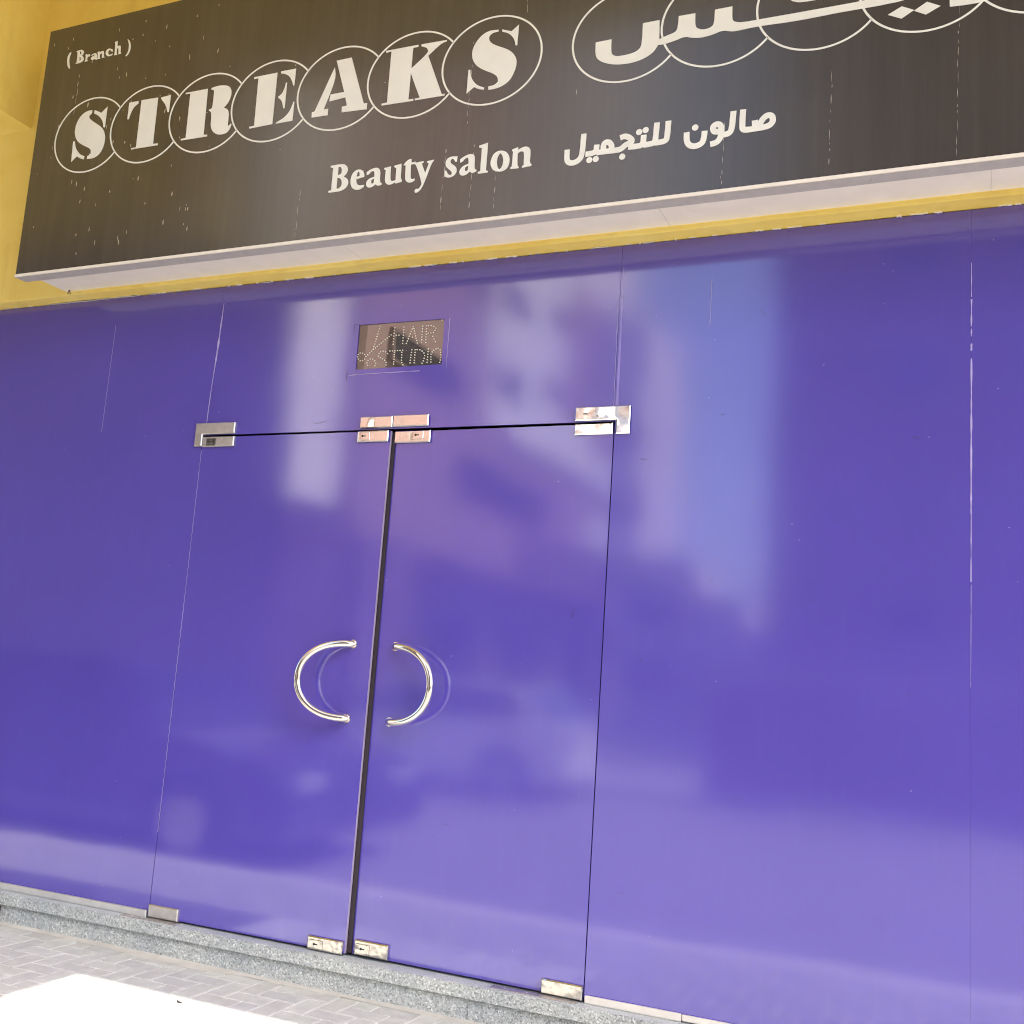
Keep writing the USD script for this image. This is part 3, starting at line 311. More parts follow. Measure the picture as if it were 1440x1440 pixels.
# ------------------------------------------------------------------ the granite step
step = thing('granite_step', 'long grey speckled granite step under the purple shopfront', 'step')
def split_face(x0, x1, y, z0, z1, amp, seed, back):
    """a stone whose front face is rough split granite"""
    nx, nz = max(2, int((x1 - x0) / .012)), max(2, int((z1 - z0) / .012))
    X, Z = np.meshgrid(np.linspace(x0, x1, nx), np.linspace(z0, z1, nz))
    n = meshkit.fbm(np.stack([X * 38, Z * 38, 0 * X], -1), 3, seed)
    Y = y + amp * (n - .5) * 2
    v = np.stack([X, Y, Z], -1).reshape(-1, 3); f = []
    I = np.arange(nx * nz).reshape(nz, nx)
    a, b, c, d = I[:-1, :-1].ravel(), I[:-1, 1:].ravel(), I[1:, 1:].ravel(), I[1:, :-1].ravel()
    f = np.vstack([np.stack([a, b, c], 1), np.stack([a, c, d], 1)])
    body = boxm(x0, x1, y + amp + .001, back, z0, z1)
    return v, f, body
for k, (x0, x1) in enumerate([(-4.0, -2.06), (-2.058, .63), (.632, 3.2), (3.202, 5.2)]):
    v, f, b = split_face(x0, x1, STEP_Y + .014, -.30, -.0635, .0035, 11 + k, .25)
    obj('riser', cat([trimesh.Trimesh(v, f, process=False), b]), 'granite_split', step)
for k, (x0, x1) in enumerate([(-4.0, -2.3), (-2.2985, -.012), (-.0105, 1.93), (1.9315, 5.2)]):
    z1 = -.003; zb = -.0575
    v, f, b = split_face(x0, x1, STEP_Y, zb, z1 - .004, .003, 21 + k, .3)
    obj('tread', b.copy() if False else cat([boxm(x0, x1, STEP_Y + .006, .3, zb, z1 - .0005)]), 'granite_top', step)
    obj('tread_edge', cat([trimesh.Trimesh(v, f, process=False),
        trimesh.Trimesh([(x0, STEP_Y - .0005, z1 - .004), (x1, STEP_Y - .0005, z1 - .004), (x1, STEP_Y + .007, z1), (x0, STEP_Y + .007, z1)], [[0, 1, 2], [0, 2, 3]], process=False),
        trimesh.Trimesh([(x0, STEP_Y + .001, zb), (x1, STEP_Y + .001, zb), (x1, STEP_Y + .03, zb - .0005), (x0, STEP_Y + .03, zb - .0005)], [[0, 2, 1], [0, 3, 2]], process=False)]), 'granite_split', step)
obj('joint_shade_line', boxm(-4, 5.2, STEP_Y + .022, .2, -.0635, -.0575), 'joint_shade', step)  # joint strip coloured dark to draw the shadow line under the tread
obj('dark_block', chbox(-2.16, -2.045, -.105, -.056, GZ - .02, -.066, .006), 'brown_block', step, label='dark reddish block against the left end of the riser')

# ------------------------------------------------------------------ the shop building: yellow wall, overhang, bay
GX0, GX1, GTOP = -3.4, 5.0, 3.2246
shop = thing('shop_building', 'yellow rendered shop building with overhanging upper floors', 'building')
def wavy_panel(x0, x1, z0, z1, y, back, seed, nx, nz, amp=.004):
    X, Z = np.meshgrid(np.linspace(x0, x1, nx), np.linspace(z0, z1, nz))
    Y = y + amp * (meshkit.fbm(np.stack([X * 2.1, Z * 2.1, 0 * X], -1), 4, seed) - .5) * 2
    v = np.stack([X, Y, Z], -1).reshape(-1, 3); I = np.arange(nx * nz).reshape(nz, nx)
    a, b, c, d = I[:-1, :-1].ravel(), I[:-1, 1:].ravel(), I[1:, 1:].ravel(), I[1:, :-1].ravel()
    m = trimesh.Trimesh(v, np.vstack([np.stack([a, b, c], 1), np.stack([a, c, d], 1)]), process=False)
    return m, boxm(x0, x1, y + amp + .004, back, z0 + .0005, z1)
# front wall over the shopfront, its lower lip hand-finished
nx = 420; X = np.linspace(-9, 9, nx)
def wave(x, s, a): return a * (meshkit.fbm(np.stack([x * 3.1, 0 * x + s, 0 * x], -1), 5, s) - .5) * 2
lip_y = -.09 + wave(X, 3, .006); lip_z = GTOP + .002 + wave(X, 4, .004); in_z = GTOP + wave(X, 8, .0015)
rows = [np.stack([X, 0 * X + .03, in_z], 1), np.stack([X, lip_y + .004, lip_z], 1), np.stack([X, lip_y, lip_z + .006], 1), np.stack([X, -.088 + wave(X, 5, .003), 0 * X + GTOP + .06], 1)]
zs = np.linspace(GTOP + .15, 5.45, 40)
rows += [np.stack([X, -.088 + .005 * (meshkit.fbm(np.stack([X * 2, 0 * X + z * 2, 0 * X], -1), 4, 9) - .5) * 2, 0 * X + z], 1) for z in zs]
v = np.vstack(rows); I = np.arange(len(v)).reshape(len(rows), nx)
a, b, c, d = I[:-1, :-1].ravel(), I[:-1, 1:].ravel(), I[1:, 1:].ravel(), I[1:, :-1].ravel()
obj('front_wall', trimesh.Trimesh(v, np.vstack([np.stack([a, b, c], 1), np.stack([a, c, d], 1)]), process=False), 'yellow_wall', shop, smooth=40)
obj('wall_core', boxm(-9, 9, -.07, .4, GTOP + .03, 12), 'yellow_wall', shop)
obj('pier', boxm(-9, GX0, -.088, .4, -.4, GTOP + .02), 'yellow_wall', shop)
obj('pier', boxm(GX1, 9, -.088, .4, -.4, GTOP + .02), 'yellow_wall', shop)
obj('overhang', chbox(2.282, 9, -1.85, -.06, 5.40, 12.0, .01), 'yellow_wall', shop)
obj('overhang', chbox(-2.7, 2.28, -2.30, -.06, 5.402, 12.0, .01), 'yellow_wall', shop)  # unseen step in the front edge, placed so its shadow corners the sun patch
# bay at the left: a soffit and a side face with slightly uneven render
BX, BY, BZ = -2.604, -2.05, 4.31
bm = boxm(-9, BX, BY, -.06, BZ, 12)
bm = bm.subdivide_to_size(.25); vv = bm.vertices.copy()
vv += (meshkit.fbm(vv * 1.9, 3, 4)[:, None] - .5) * .02 * np.array([1, 0, 1.0]); bm.vertices = vv
obj('bay', bm, 'yellow_wall', shop, smooth=35)
obj('added_corner_drop', chbox(BX + .005, BX + .22, BY - .10, BY + .15, 4.24, 5.401, .01), 'yellow_wall', shop)  # unseen drop added to catch sun and streak the sign reflection
# paint chips along the lower lip
pr = random.Random(8); chips = []
for k in range(150):
    x = pr.uniform(-2.7, 2.9); w = pr.choice([.008, .014, .03, .05]) * pr.uniform(.5, 1.4); h = pr.uniform(.0015, .006)
    if pr.random() < .35: x = -2.0 + pr.uniform(-.35, .35)
    n = 7; pts = [(x + w * (i / n - .5), GTOP - h * pr.uniform(.2, 1)) for i in range(n + 1)]
    chips.append(plate(Polygon(pts + [(x + w / 2, GTOP + .006), (x - w / 2, GTOP + .006)]), -.006, -.001))
obj('paint_chips', cat(chips), 'joint_sand', shop, kind='stuff')
# dark room behind the glass
obj('room', cat([boxm(GX0, GX1, 3.0, 3.1, -.2, 3.3), boxm(GX0 - .05, GX0, .02, 3.1, -.2, 3.3), boxm(GX1, GX1 + .05, .02, 3.1, -.2, 3.3), boxm(GX0, GX1, .06, 3.1, 3.26, 3.32)]), 'interior_wall', shop)
obj('room_floor', boxm(GX0, GX1, .302, 3.1, -.2, -.01), 'interior_wall', shop)

# ------------------------------------------------------------------ fixed glazing with purple film
glazing = thing('glass_shopfront', 'fixed purple filmed glass panels around and above the double doors', 'shopfront')
T = .012
def pane(poly, parent, name='pane', y=0.0, matn='purple_vinyl'):
    p = obj(name, plate(poly, y, y + T), matn, parent); return p
DL, DR, DT = -1.136, 1.113, 2.402
def rectp(x0, x1, z0, z1): return sbox(x0, z0, x1, z1)
LED = [(-.241, 2.717), (.236, 2.719), (.232, 2.945), (-.244, 2.948)]
pane(rectp(GX0, DL - .003, .004, GTOP - .004).difference(rectp(-1.105, 0, 2.408, 4)), glazing)
pane(unary_union([rectp(DL - .003, -1.105, 2.412, GTOP - .004)]), glazing, 'pane_strip') if False else None
pane(rectp(-1.1365 + .031, 1.108, DT + .008, GTOP - .004).difference(Polygon(LED)), glazing)
pane(rectp(1.1175, 2.5510, .004, GTOP - .004).union(rectp(1.1095, 1.1175, DT + .008, GTOP - .004)), glazing)
pane(rectp(2.5514, GX1, .004, GTOP - .004), glazing)
pane(unary_union([rectp(-1.139, -1.1065, DT + .008, GTOP - .004)]), glazing)
obj('clear_pane', plate(Polygon(LED).buffer(.002), .006, .010), 'led_board', glazing, label='clear cut-out in the purple film over the doors')
sr = random.Random(3)
def sliver(pts, w, y=-.0012, seedw=.5):
    """a thin uneven strip along a polyline on the glass: film seams and scratches"""
    L = LineString(pts); n = max(4, int(L.length / .03)); a, b = [], []
    for i in range(n + 1):
        p = L.interpolate(i / n, True); q = L.interpolate(min(1, i / n + .01), True); o = L.interpolate(max(0, i / n - .01), True)
        d = np.array([q.x - o.x, q.y - o.y]); d /= np.hypot(*d) + 1e-9; nn = np.array([-d[1], d[0]])
        ww = w(i / n) if callable(w) else w
        ww = ww * (1 + sr.uniform(-seedw, seedw)) / 2
        a.append(np.array([p.x, p.y]) + nn * ww); b.append(np.array([p.x, p.y]) - nn * ww)
    return plate(Polygon(a + b[::-1]).buffer(0), y, .0)
obj('film_seam', cat([sliver([(-1.098, 3.13), (-1.105, 2.9), (-1.12, 2.62), (-1.123, 2.478)], lambda t: .003 + .007 * math.sin(min(1, t * 1.6) * math.pi) ** 2),
                     sliver([(-1.137, 2.33), (-1.137, 1.7), (-1.1375, 1.1), (-1.138, .4)], .0013)]), 'pale_edge', glazing)
obj('film_seam', sliver([(1.100, 3.1), (1.104, 2.8), (1.108, 2.48)], .0012), 'pale_edge', glazing)
obj('film_overlap', sliver([(1.120, 3.12), (1.1215, 2.8), (1.1225, 2.48)], lambda t: .003 + .010 * t, y=-.0008, seedw=.12), 'film_overlap', glazing)
obj('film_seam', sliver([(1.522, 3.03), (1.521, 2.82)], .0016), 'pale_edge', glazing)
obj('film_seam', cat([sliver([(2.552, a), (2.5515, b)], w) for a, b, w in ((3.0, 2.86, .003), (2.85, 2.74, .0045), (2.73, 2.70, .0045), (2.67, 2.64, .005), (2.61, 2.0, .0052), (2.0, 1.74, .003), (1.73, 1.35, .0014))]), 'pale_edge', glazing)
obj('film_seam', cat([sliver([(-1.835, 3.06), (-1.838, 2.7), (-1.84, 2.45)], .0007)]), 'pale_edge', glazing)
obj('score_line', cat([sliver([(-.276, 2.690), (-.15, 2.693), (.12, 2.692)], .0022), sliver([(.262, 2.945), (.262, 2.80), (.262, 2.70)], lambda t: .0035 * (1 - t) + .0008)]), 'pale_edge', glazing)
obj('score_line', sliver([(-.290, 2.72), (-.288, 2.665)], .0025), 'dark_edge', glazing)
obj('score_line', cat([sliver([(-.268, 2.95), (-.245, 2.953)], .002), sliver([(-.27, 2.95), (-.272, 2.90)], .0012)]), 'dark_edge', glazing)
marks = []
for _ in range(46):
    x, z = sr.uniform(-2.2, 2.7), sr.uniform(.3, 3.1); l = sr.uniform(.004, .03); t = sr.uniform(-1, 1)
    marks.append(sliver([(x, z), (x + l * math.cos(t), z + l * math.sin(t))], sr.uniform(.0008, .002)))
marks += [sliver([(-.46, 2.455), (-.42, 2.452), (-.38, 2.464)], .0018), sliver([(1.243, 2.238), (1.25, 2.237)], .005), sliver([(1.262, 2.236), (1.267, 2.234)], .005)]
specks = []
for _ in range(60):
    x, z, r = sr.uniform(-2.3, 2.75), sr.uniform(.05, 3.15), sr.uniform(.0008, .002)
    specks.append(plate(Point(x, z).buffer(r, 3), -.0010, -.0002))
obj('dust_specks', cat(specks), 'pale_edge', glazing, kind='stuff')
obj('scuffs', cat(marks), 'dark_edge', glazing, kind='stuff')
# metal channels at the foot of the fixed panes
obj('foot_channel', chbox(GX0, DL - .006, -.016, -.0005, -.003, .031, .003), 'aluminium', glazing)
obj('foot_channel', chbox(1.122, 1.52, -.013, -.0005, -.003, .027, .003), 'cream_trim', glazing)
obj('foot_channel', chbox(1.5225, GX1, -.013, -.0005, .001, .025, .003), 'cream_trim', glazing)
for x0, x1 in ((-1.27, -.93), (.72, 1.10)):
    obj('pivot_plate', plate(sbox(x0, 0, x1, .001), 0, 0.001) if False else chbox(x0, x1, -.052, -.004, -.004, .0005, .0008), 'satin_steel', glazing)
    for x in (x0 + .06, x1 - .22): obj('plate_screw', trimesh.creation.cylinder(.004, .0015, transform=trimesh.transformations.translation_matrix([x, -.028, .001])), 'aluminium', glazing)

def fitting(poly, y0=-.015, c=.0045, inset=.010, pillow=.0015):
    """polished cover plate: bevelled rim and a slightly pillowed face that mirrors unevenly"""
    inner = poly.buffer(-c); face = poly.buffer(-c)
    side = plate(poly, y0 + c, -.0004)
    o = np.array(poly.exterior.coords)[:-1]; i = np.array(poly.buffer(-c, join_style=2).exterior.coords)[:-1]
    # bevel by matching corners
    v, f = [], []
    k = len(o)
    idx = [int(np.argmin(((i - q) ** 2).sum(1))) for q in o]
    for q in o: v.append((q[0], y0 + c, q[1]))
    for j in idx: v.append((i[j][0], y0, i[j][1]))
    for j in range(k):
        a, b = j, (j + 1) % k; f += [[a, b, k + b], [a, k + b, k + a]]
    bev = trimesh.Trimesh(v, f, process=False)
    fp = trimesh.creation.extrude_polygon(poly.buffer(-c, join_style=2), .0005, engine='earcut')
    fm = plate(poly.buffer(-c, join_style=2), y0, y0 + .0005)
    m = cat([side, bev, fm]); return m
def lock(x0, x1, z0, z1, parent, y=-.0152, m='chrome'):
    obj('lock_plate', chbox(x0, x1, y - .004, y + .0005, z0, z1, .0015), m, parent)
    cx, cz = (x0 + x1) / 2, (z0 + z1) / 2
    hole = Point(cx - .006, cz).buffer(.0055).union(sbox(cx - .006, cz - .0022, cx + .012, cz + .0022))
    obj('keyhole', plate(hole, y - .0048, y - .0035), 'black_rubber', parent)
# corner and over-panel patches (fixed half)
Ltl = rectp(-1.181, -.928, 2.350, 2.473).difference(rectp(-1.131, -.90, 2.30, 2.413))
Ltr = rectp(.934, 1.189, 2.350, 2.476).difference(rectp(.90, 1.126, 2.30, 2.414))
obj('corner_fitting', fitting(Ltl), 'satin_steel', glazing, label='dull steel L-shaped corner fitting at the left door')
obj('corner_fitting', fitting(Ltr), 'chrome', glazing, label='bright polished L-shaped corner fitting at the right door')
obj('over_panel_fitting', fitting(rectp(-.180, .0015, 2.416, 2.472)), 'chrome', glazing)
obj('over_panel_fitting', fitting(rectp(.004, .197, 2.417, 2.474)), 'chrome', glazing)

# ------------------------------------------------------------------ the two door leaves
def handle(sign, x_end, zc, parent):
    th = np.linspace(-math.pi / 2, math.pi / 2, 49); a, b = .238, .172
    pts = [(x_end - sign * a * abs(math.cos(t)) ** .86, -.012 - .072 * abs(math.cos(t)) ** .62, zc + b * math.copysign(abs(math.sin(t)) ** .95, math.sin(t))) for t in th]
    pts = [(pts[0][0], .0, pts[0][2])] + pts + [(pts[-1][0], .0, pts[-1][2])]
    h = obj('handle', tube(pts, .0162, 24), 'steel_tube', parent, smooth=50)
    for p in (pts[0], pts[-1]):
        c = trimesh.creation.cylinder(.0205, .007, sections=28); c.apply_transform(trimesh.transformations.rotation_matrix(math.pi / 2, [1, 0, 0])); c.apply_translation((p[0], -.0036, p[2]))
        obj('handle_rose', c, 'steel_tube', h, smooth=40)
left = thing('glass_door', 'left purple glass door with a C-shaped steel handle opening to the right', 'door', at=(DL, 0, 0), rz=-.25)
X = lambda x: x - DL
pane(Polygon([(X(DL + .0005), .007), (X(-.013), .007), (X(-.006), DT - .003), (X(DL + .0005), DT - .003)]), left)
obj('glass_edge', plate(Polygon([(X(-.0128), .007), (X(-.0117), .007), (X(-.0047), DT - .003), (X(-.0058), DT - .003)]), -.0005, .0118), 'glass_edge', left)
obj('gap_shade_strip', boxm(X(-.012), X(.012), .014, .022, .01, DT - .01), 'gap_shade_strip', left)  # dark strip painted for the dim interior seen through the gap
obj('patch_fitting', fitting(rectp(X(-1.128), X(-.925), 2.346, 2.399)), 'satin_steel', left, label='dull steel top patch with a small black label')
lb = obj('maker_label', plate(rectp(X(-1.099), X(-1.040), 2.352, 2.389), -.0156, -.0148), 'black_label', left)
for s, x, z, h in (('DIM', -1.078, 2.376, .006), ('ZH-2000-1', -1.096, 2.358, .0075)):
    t = meshkit.text_mesh(s, h, .0004); tv = t.vertices
    obj('label_text', trimesh.Trimesh(np.stack([X(x) + tv[:, 0] * (.9 if h > .007 else 1), -.0161 - tv[:, 2] * 0 + (tv[:, 2] * .0), z + tv[:, 1]], 1), t.faces, process=False), 'aluminium', lb)
obj('patch_fitting', fitting(rectp(X(-.186), X(-.012), 2.345, 2.400)), 'chrome', left)
lock(X(-.178), X(-.112), 2.354, 2.393, left)
obj('patch_fitting', fitting(rectp(X(-1.133), X(-.951), .003, .061)), 'satin_steel', left, label='dull steel bottom patch at the hinge side')
obj('patch_fitting', fitting(rectp(X(-.205), X(-.020), .001, .058)), 'dimmed_chrome', left)
lock(X(-.196), X(-.122), .009, .045, left, m='dimmed_chrome')
handle(1, X(-.108), 1.204, left)
right = thing('glass_door', 'right purple glass door pushed slightly inward with its handle bowing to the right', 'door', at=(DR, 0, 0), rz=-.95)
X = lambda x: x - DR
pane(Polygon([(X(.011), .007), (X(DR - .0005), .007), (X(DR - .0005), DT - .003), (X(.006), DT - .003)]), right)
obj('patch_fitting', fitting(rectp(X(.010), X(.205), 2.341, 2.400)), 'chrome', right)
lock(X(.100), X(.170), 2.356, 2.396, right)
obj('patch_fitting', fitting(rectp(X(.934), X(1.112), 2.350, 2.401)), 'chrome', right)
obj('patch_fitting', fitting(rectp(X(.028), X(.200), .009, .072)), 'dimmed_chrome', right)
lock(X(.036), X(.108), .018, .058, right, m='dimmed_chrome')
obj('patch_fitting', fitting(rectp(X(.931), X(1.112), .003, .060)), 'dimmed_chrome', right)
handle(-1, X(.108), 1.205, right)

# ------------------------------------------------------------------ the LED sign behind its cut-out
led = thing('led_sign', 'small unlit dotted LED sign reading HAIR STUDIO above the doors', 'sign')
obj('board', chbox(-.30, .30, .036, .05, 2.66, 3.0, .002), 'black_label', led)
dm = []
for x, z in LEDS:
    s = trimesh.creation.icosphere(1, .0034); s.apply_translation((x * 1.0 + .012, .0035, z)); dm.append(s)
obj('led_dots', cat(dm), 'led_plastic', led, smooth=True, kind='stuff')

# ------------------------------------------------------------------ the signboard
SX0, SX1, SZ0, SZ1, SY = -2.25, 6.2, 3.262, 4.71, -.35
sign = thing('signboard', 'long black salon signboard with white stencil lettering in rings above the shopfront', 'sign')
obj('face', boxm(SX0, SX1, SY, SY + .045, SZ0, SZ1), 'sign_black', sign)
obj('face_lip', boxm(SX0 - .002, SX1, SY - .004, SY + .0445, SZ0 - .0155, SZ0 - .0005), 'white_paint', sign)
obj('underside_trim', boxm(SX0 + .003, SX1, SY + .001, SY + .070, SZ0 - .0175, SZ0 - .0165), 'grey_trim', sign)
obj('box', chbox(SX0 + .10, SX1 - .05, SY + .046, -.086, SZ0 - .012, SZ1 - .03, .003), 'white_paint', sign)
for x in (-.2, 1.35, 2.62): obj('box_joint', boxm(x, x + .0012, SY + .075, -.09, SZ0 - .0126, SZ0 - .0118), 'grey_trim', sign)
for x in np.arange(-2.2, 3, .55): obj('trim_screw', trimesh.creation.icosphere(1, .004).apply_translation((x, SY + .035, SZ0 - .0175)), 'grey_trim', sign)
def on_face(poly, name, mat_='letter_white', t=.0018, **k):
    return obj(name, plate(poly, SY - t, SY - .0002), mat_, sign, **k)
for ps in BIG: on_face(unary_union([glyph(p) for p in ps]), 'letter')
def ell(cx, r): return affinity.scale(Point(cx, 4.0205).buffer(1, 48), r, r * .2145 / .247)
cx_l = [-1.846 + .4 * k for k in range(7)]; cx_r = [1.195 + .4 * k for k in range(7)]
for cs in (cx_l, cx_r):
    for k, c in enumerate(cs):
        g = ell(c, .2512).difference(ell(c, .2422))
        if k + 1 < len(cs): g = g.difference(ell(cs[k + 1], .2465))
        on_face(g, 'ring', t=.0014)
for p in ARABIC: on_face(glyph(p), 'arabic_letter')
for o, hs in SALON: on_face(glyph(o, hs), 'small_letter')
for o, hs in BRANCH: on_face(glyph(o, hs), 'small_letter')
placed = Polygon()
for d in STROKES:
    g = unary_union([LineString(rounded_line(s)).buffer(.0122, cap_style=2, join_style=1) for s in d['s']] + [Point(p).buffer(.0135) for p in d['d']])
    g = g.difference(placed).buffer(-.0003).buffer(.0003); placed = placed.union(g.buffer(.0001))
    on_face(g, 'small_arabic_letter')
# chips and drips on the old face
cr = random.Random(21); ch = []
def fleck(x, z, w, h):
    n = 6; a = [(x + cr.uniform(.15, .5) * w * math.sin(math.pi * (i + .4) / (n + .8)) , z - h * i / n) for i in range(n + 1)]
    b = [(x - cr.uniform(.15, .5) * w * math.sin(math.pi * (i + .4) / (n + .8)), z - h * i / n) for i in range(n + 1)]
    return plate(Polygon(a + b[::-1]).buffer(0), SY - .0009, SY - .0001)
for _ in range(95):
    x = cr.uniform(-2.22, -1.0) if cr.random() < .55 else cr.uniform(-2.2, 2.8)
    ch.append(fleck(x, cr.uniform(3.3, 4.68), cr.uniform(.003, .009), cr.uniform(.004, .03)))
for x, z0, z1 in ((.46, 4.13, 3.72), (.50, 3.62, 3.30), (.36, 3.62, 3.30), (-.42, 3.52, 3.28), (.62, 3.52, 3.30), (.72, 4.5, 4.25), (1.63, 3.55, 3.29), (2.51, 4.1, 3.3), (2.40, 4.1, 3.9), (2.05, 3.7, 3.32), (-1.98, 4.4, 4.18), (.0, 4.6, 4.45), (1.02, 4.66, 4.55)):
    z = z0
    while z > z1:
        h = cr.uniform(.01, .05); ch.append(fleck(x + cr.uniform(-.003, .003) - (z0 - z) * .01, z, cr.uniform(.0012, .0042), h)); z -= h + cr.uniform(.002, .03)
obj('paint_flecks', cat(ch), 'fleck_grey', sign, kind='stuff')
obj('cable_end', cat([tube([(-2.10, -.10, 3.262), (-2.098, -.112, 3.245), (-2.092, -.108, 3.225)], .003, 6), tube([(-2.10, -.10, 3.262), (-2.107, -.108, 3.247), (-2.113, -.108, 3.228)], .003, 6)]), 'brown_block', sign)

# a dry twig on the sunlit paving
obj('dry_twig', tube([(-.47, -.545, GZ + .005), (-.455, -.555, GZ + .006), (-.437, -.556, GZ + .005)], [.003, .0035, .002], 6), 'twig_wood', label='tiny dry twig lying on the sunlit paving', category='twig')

# ------------------------------------------------------------------ across the street (seen mirrored in the film)
def windows_on(parent, axis, at_, out, spans, zs, w, h, glass='mirror_window', frame='concrete'):
    """framed windows on a wall: axis 'y' = wall faces +y at y=at_, axis 'x' = wall faces +x at x=at_"""
    for s in spans:
        for z in zs:
            def bx(a0, a1, d0, d1, z0, z1):
                return boxm(a0, a1, at_ + d0, at_ + d1, z0, z1) if axis == 'y' else boxm(at_ + d0, at_ + d1, a0, a1, z0, z1)
            f = cat([bx(s, s + w, .0, .06, z, z + .07), bx(s, s + w, .0, .06, z + h - .07, z + h), bx(s, s + .06, .0, .06, z + .07, z + h - .07), bx(s + w - .06, s + w, .0, .06, z + .07, z + h - .07)])
            wn = obj('window', f, frame, parent)
            obj('window_pane', bx(s + .06, s + w - .06, .004, .02, z + .07, z + h - .07), glass, wn)
A = thing('brown_building', 'reddish brown block across the street with white balcony panels', 'building')
obj('wall', boxm(-16, -5.3, -12.0, -8.0, -.4, 7.7), 'brown_wall', A)
obj('rear_wall', boxm(-15.9, -5.305, -18.5, -12.0, -.4, 9.6), 'brown_wall', A)
obj('upper_wall', boxm(-16, -7.6, -18.4, -7.95, 7.7, 17), 'brown_wall', A)
obj('dark_front', boxm(-16.01, -6.6, -7.96, -7.6, -.3, 16.5), 'dark_brown_wall', A)
obj('white_fin', boxm(-5.78, -5.6, -7.98, -6.85, 3.4, 9.5), 'pale_wall', A)
obj('pale_bay', boxm(-5.30, -5.16, -15.4, -11.8, 5.3, 9.59), 'pale_wall', A)
for y0, y1, z0, z1 in ((-17.5, -15.6, 3.95, 4.75), (-17.5, -15.5, 5.2, 5.9), (-18.3, -17.4, 6.6, 7.5)):
    obj('balcony_panel', boxm(-5.299, -5.16, y0, y1, z0, z1), 'pale_wall', A)
for y0, y1, z0, z1 in ((-13.3, -12.1, 7.75, 8.35), (-13.3, -12.1, 6.15, 6.8), (-15.41, -14.5, 8.2, 8.75), (-15.41, -14.4, 6.7, 7.2)):
    w = obj('window', boxm(-5.2, -5.1595, y0, y1, z0, z1), 'dark_brown_wall', A); obj('window_pane', boxm(-5.159, -5.155, y0 + .08, y1 - .08, z0 + .06, z1 - .06), 'dark_glass', w)
for y0, y1, z0, z1 in ((-13.6, -10.2, 4.1, 4.7), (-10.9, -8.6, 5.7, 6.2)):
    w = obj('window', boxm(-5.31, -5.22, y0, y1, z0, z1), 'dark_brown_wall', A); obj('window_pane', boxm(-5.219, -5.21, y0 + .08, y1 - .08, z0 + .06, z1 - .06), 'dark_glass', w)
obj('ground_floor', boxm(-5.4, -5.15, -18.4, -8.0, -.4, 3.05), 'dark_brown_wall', A)  # dark brown colour stands in for the shade along the shopfronts
obj('added_dark_band', boxm(-5.3, -5.14, -18.3, -12.9, 3.06, 3.85), 'dark_brown_wall', A)  # extra dark band added to cut the pink wall in the reflection
obj('awning', boxm(-5.15, -4.5, -16.5, -9.0, 2.75, 2.9), 'dark_brown_wall', A)
windows_on(A, 'x', -5.15, 1, [-16, -13.5, -11], [.6], 1.8, 1.7, 'dark_glass')
R_ = thing('dark_building', 'dark brown building at the far side of the road', 'building')
obj('wall', boxm(-2.2, 20, -32, -22, -.4, 26), 'dark_brown_wall', R_)
windows_on(R_, 'y', -22.0, 1, [.5, 3.5, 6.5, 9.5], [2.5, 5.5, 8.5, 11.5, 14.5], 1.4, 1.3, 'dark_glass')
low_wall = thing('added_dark_wall', 'low dark wall added on the far pavement to darken the mirrored ground', 'wall')  # added wall, darkens the far ground in the reflection
obj('wall_body', boxm(-.9, 20, -10.9, -10.65, -.4, 1.5), 'dark_brown_wall', low_wall)
obj('coping', chbox(-.93, 20, -10.94, -10.61, 1.5, 1.58, .01), 'concrete', low_wall)
Tw = thing('pale_tower', 'slender pale tower block behind the brown building', 'building')
obj('wall', boxm(-15, -10.9, -46, -40, -.4, 18), 'beige_wall', Tw)
windows_on(Tw, 'y', -40, 1, [-12.9], [2.4, 5.4, 8.4, 11.4], 2.2, 1.3, 'dark_brown_wall', 'dark_brown_wall')  # dark panels painted for shaded balcony recesses, no glazing
Be = thing('added_tower', 'tall beige tower added out of view to grey the sign reflection', 'building')  # added tower, turns the sky reflection on the sign neutral grey
obj('wall', boxm(-47, -22.5, -75, -60, -.4, 62), 'beige_wall', Be)
windows_on(Be, 'y', -60, 1, np.arange(-46, -24, 3.6), np.arange(18, 60, 3.5), 1.8, 1.5, 'dark_glass')
Lo = thing('low_building', 'low beige building closing the gap between the taller blocks', 'building')
obj('wall', boxm(-8.6, -6.0, -34, -30, -.4, 5.6), 'beige_wall', Lo)
obj('low_wing', boxm(-6.0, -4.4, -33.9, -30.02, -.4, 4.3), 'beige_wall', Lo)
obj('low_wing', boxm(-4.4, 2, -33.8, -30.04, -.4, 3.2), 'beige_wall', Lo)
windows_on(Lo, 'y', -30, 1, [-8.2, -7.2], [1.0, 3.2], .8, 1.2, 'dark_glass')

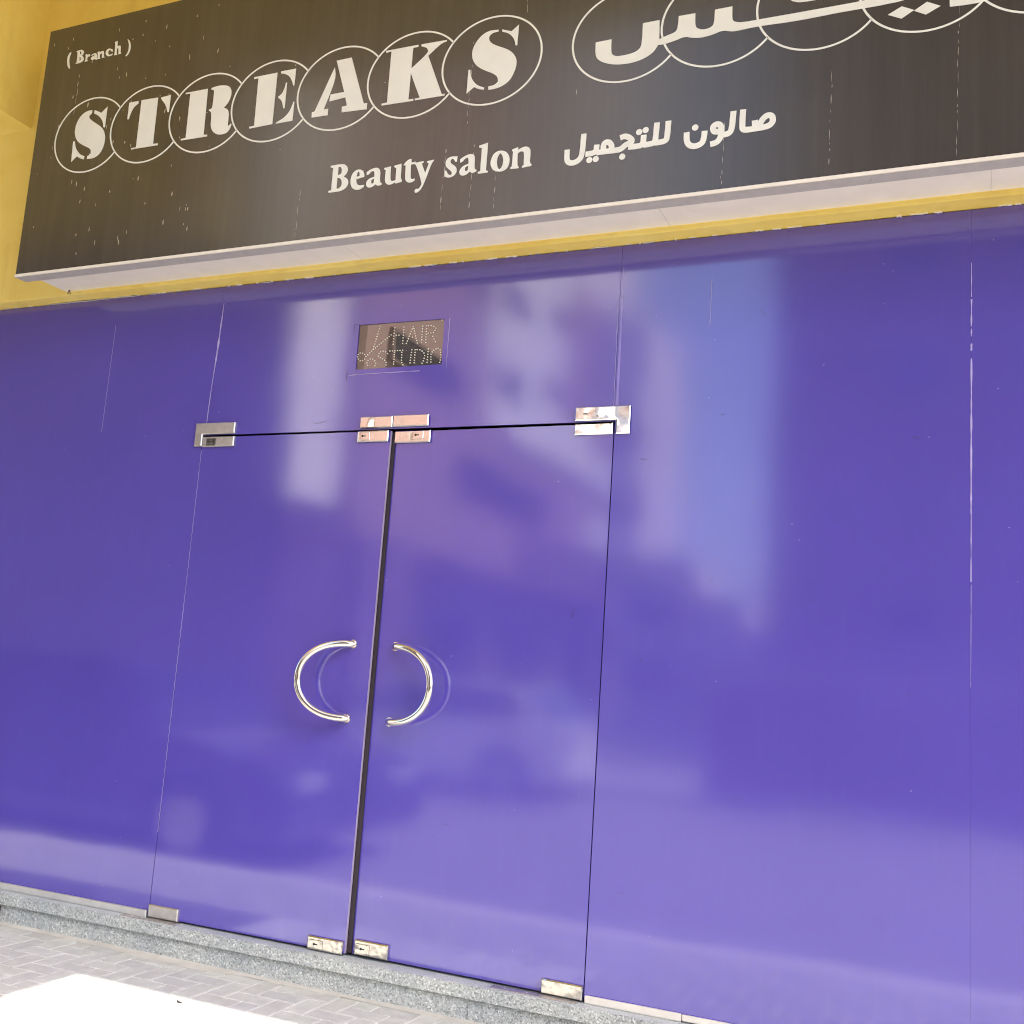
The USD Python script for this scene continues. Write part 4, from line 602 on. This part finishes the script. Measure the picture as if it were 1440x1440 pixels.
def car(name, label, at_, rz, paint, L=4.6, Wd=1.86, Hh=1.5):
    t = thing(name, label, 'car', at=at_, rz=rz)
    hl = L / 2
    lower = Polygon([(-hl, .35), (-hl + .05, .62), (-hl + .12, .86), (-hl + .9, .94), (hl - 1.3, .96), (hl - .25, .80), (hl - .02, .60), (hl, .36), (hl - .1, .24), (-hl + .1, .24)])
    for wx in (-hl + .85, hl - .9): lower = lower.difference(Point(wx, .32).buffer(.37, 16))
    cabin = Polygon([(-hl + .18, .90), (-hl + .75, Hh - .06), (-hl + 1.1, Hh), (.35, Hh), (.6, Hh - .05), (hl - 1.25, .94)])
    def ext(poly, w, taper):
        m = plate(poly, -w / 2, w / 2).subdivide_to_size(.4); v = m.vertices.copy()
        v[:, 1] *= 1 - taper * np.clip((v[:, 2] - .7) / .8, 0, 1); v[:, 1] *= 1 - .07 * (np.abs(v[:, 0]) / hl) ** 4; m.vertices = v; return m
    obj('body', cat([ext(lower, Wd, .08), ext(cabin, Wd * .94, .22)]), paint, t)
    for s in (-1, 1):
        sg = Polygon([(-hl + .62, .98), (-hl + .92, Hh - .12), (.32, Hh - .11), (hl - 1.55, .98)])
        m = plate(sg, -.01, .01); v = m.vertices.copy(); y = Wd * .47 * (1 - .22 * np.clip((v[:, 2] - .7) / .8, 0, 1)) + .006
        v[:, 1] = s * (y + v[:, 1]); obj('side_window', trimesh.Trimesh(v, m.faces, process=False), 'dark_glass', t)
    for x0, x1 in ((hl - 1.34, .66), (-hl + .23, -hl + .70)):
        w0, w1 = Wd * .40, Wd * .36; zt = Hh - .09
        q = np.array([(x0, -w0, .99), (x0, w0, .99), (x1, w1, zt), (x1, -w1, zt)]); n = np.cross(q[1] - q[0], q[2] - q[0]); n /= np.linalg.norm(n)
        if n[2] < 0: n = -n
        obj('windscreen', trimesh.convex.convex_hull(np.vstack([q + n * .012, q - n * .02])), 'dark_glass', t)
    for wx in (-hl + .85, hl - .9):
        for s in (-1, 1):
            c = trimesh.creation.cylinder(.32, .22, sections=28); c.apply_transform(trimesh.transformations.rotation_matrix(math.pi / 2, [1, 0, 0])); c.apply_translation((wx, s * (Wd / 2 - .13), .32))
            wh = obj('wheel', c, 'tyre', t, smooth=40)
            c = trimesh.creation.cylinder(.20, .02, sections=20); c.apply_transform(trimesh.transformations.rotation_matrix(math.pi / 2, [1, 0, 0])); c.apply_translation((wx, s * (Wd / 2 - .015), .32))
            obj('rim', c, 'aluminium', wh, smooth=40)
    for s in (-1, 1):
        obj('headlight', chbox(hl - .16, hl - .02, s * .55 - .2, s * .55 + .2, .58, .72, .02), 'lamp_glass', t)
        obj('tail_light', chbox(-hl + .02, -hl + .1, s * .6 - .17, s * .6 + .17, .66, .82, .02), 'brown_block', t)
    return t
car('parked_car', 'dark parked car at the kerb left of the doors, mirrored in the film', (-4.25, -3.15, -.27), 0, 'car_paint_dark')
car('parked_car', 'white parked car on the far side of the road, mirrored in the film', (-4.6, -9.0, -.27), 180, 'car_paint_white')
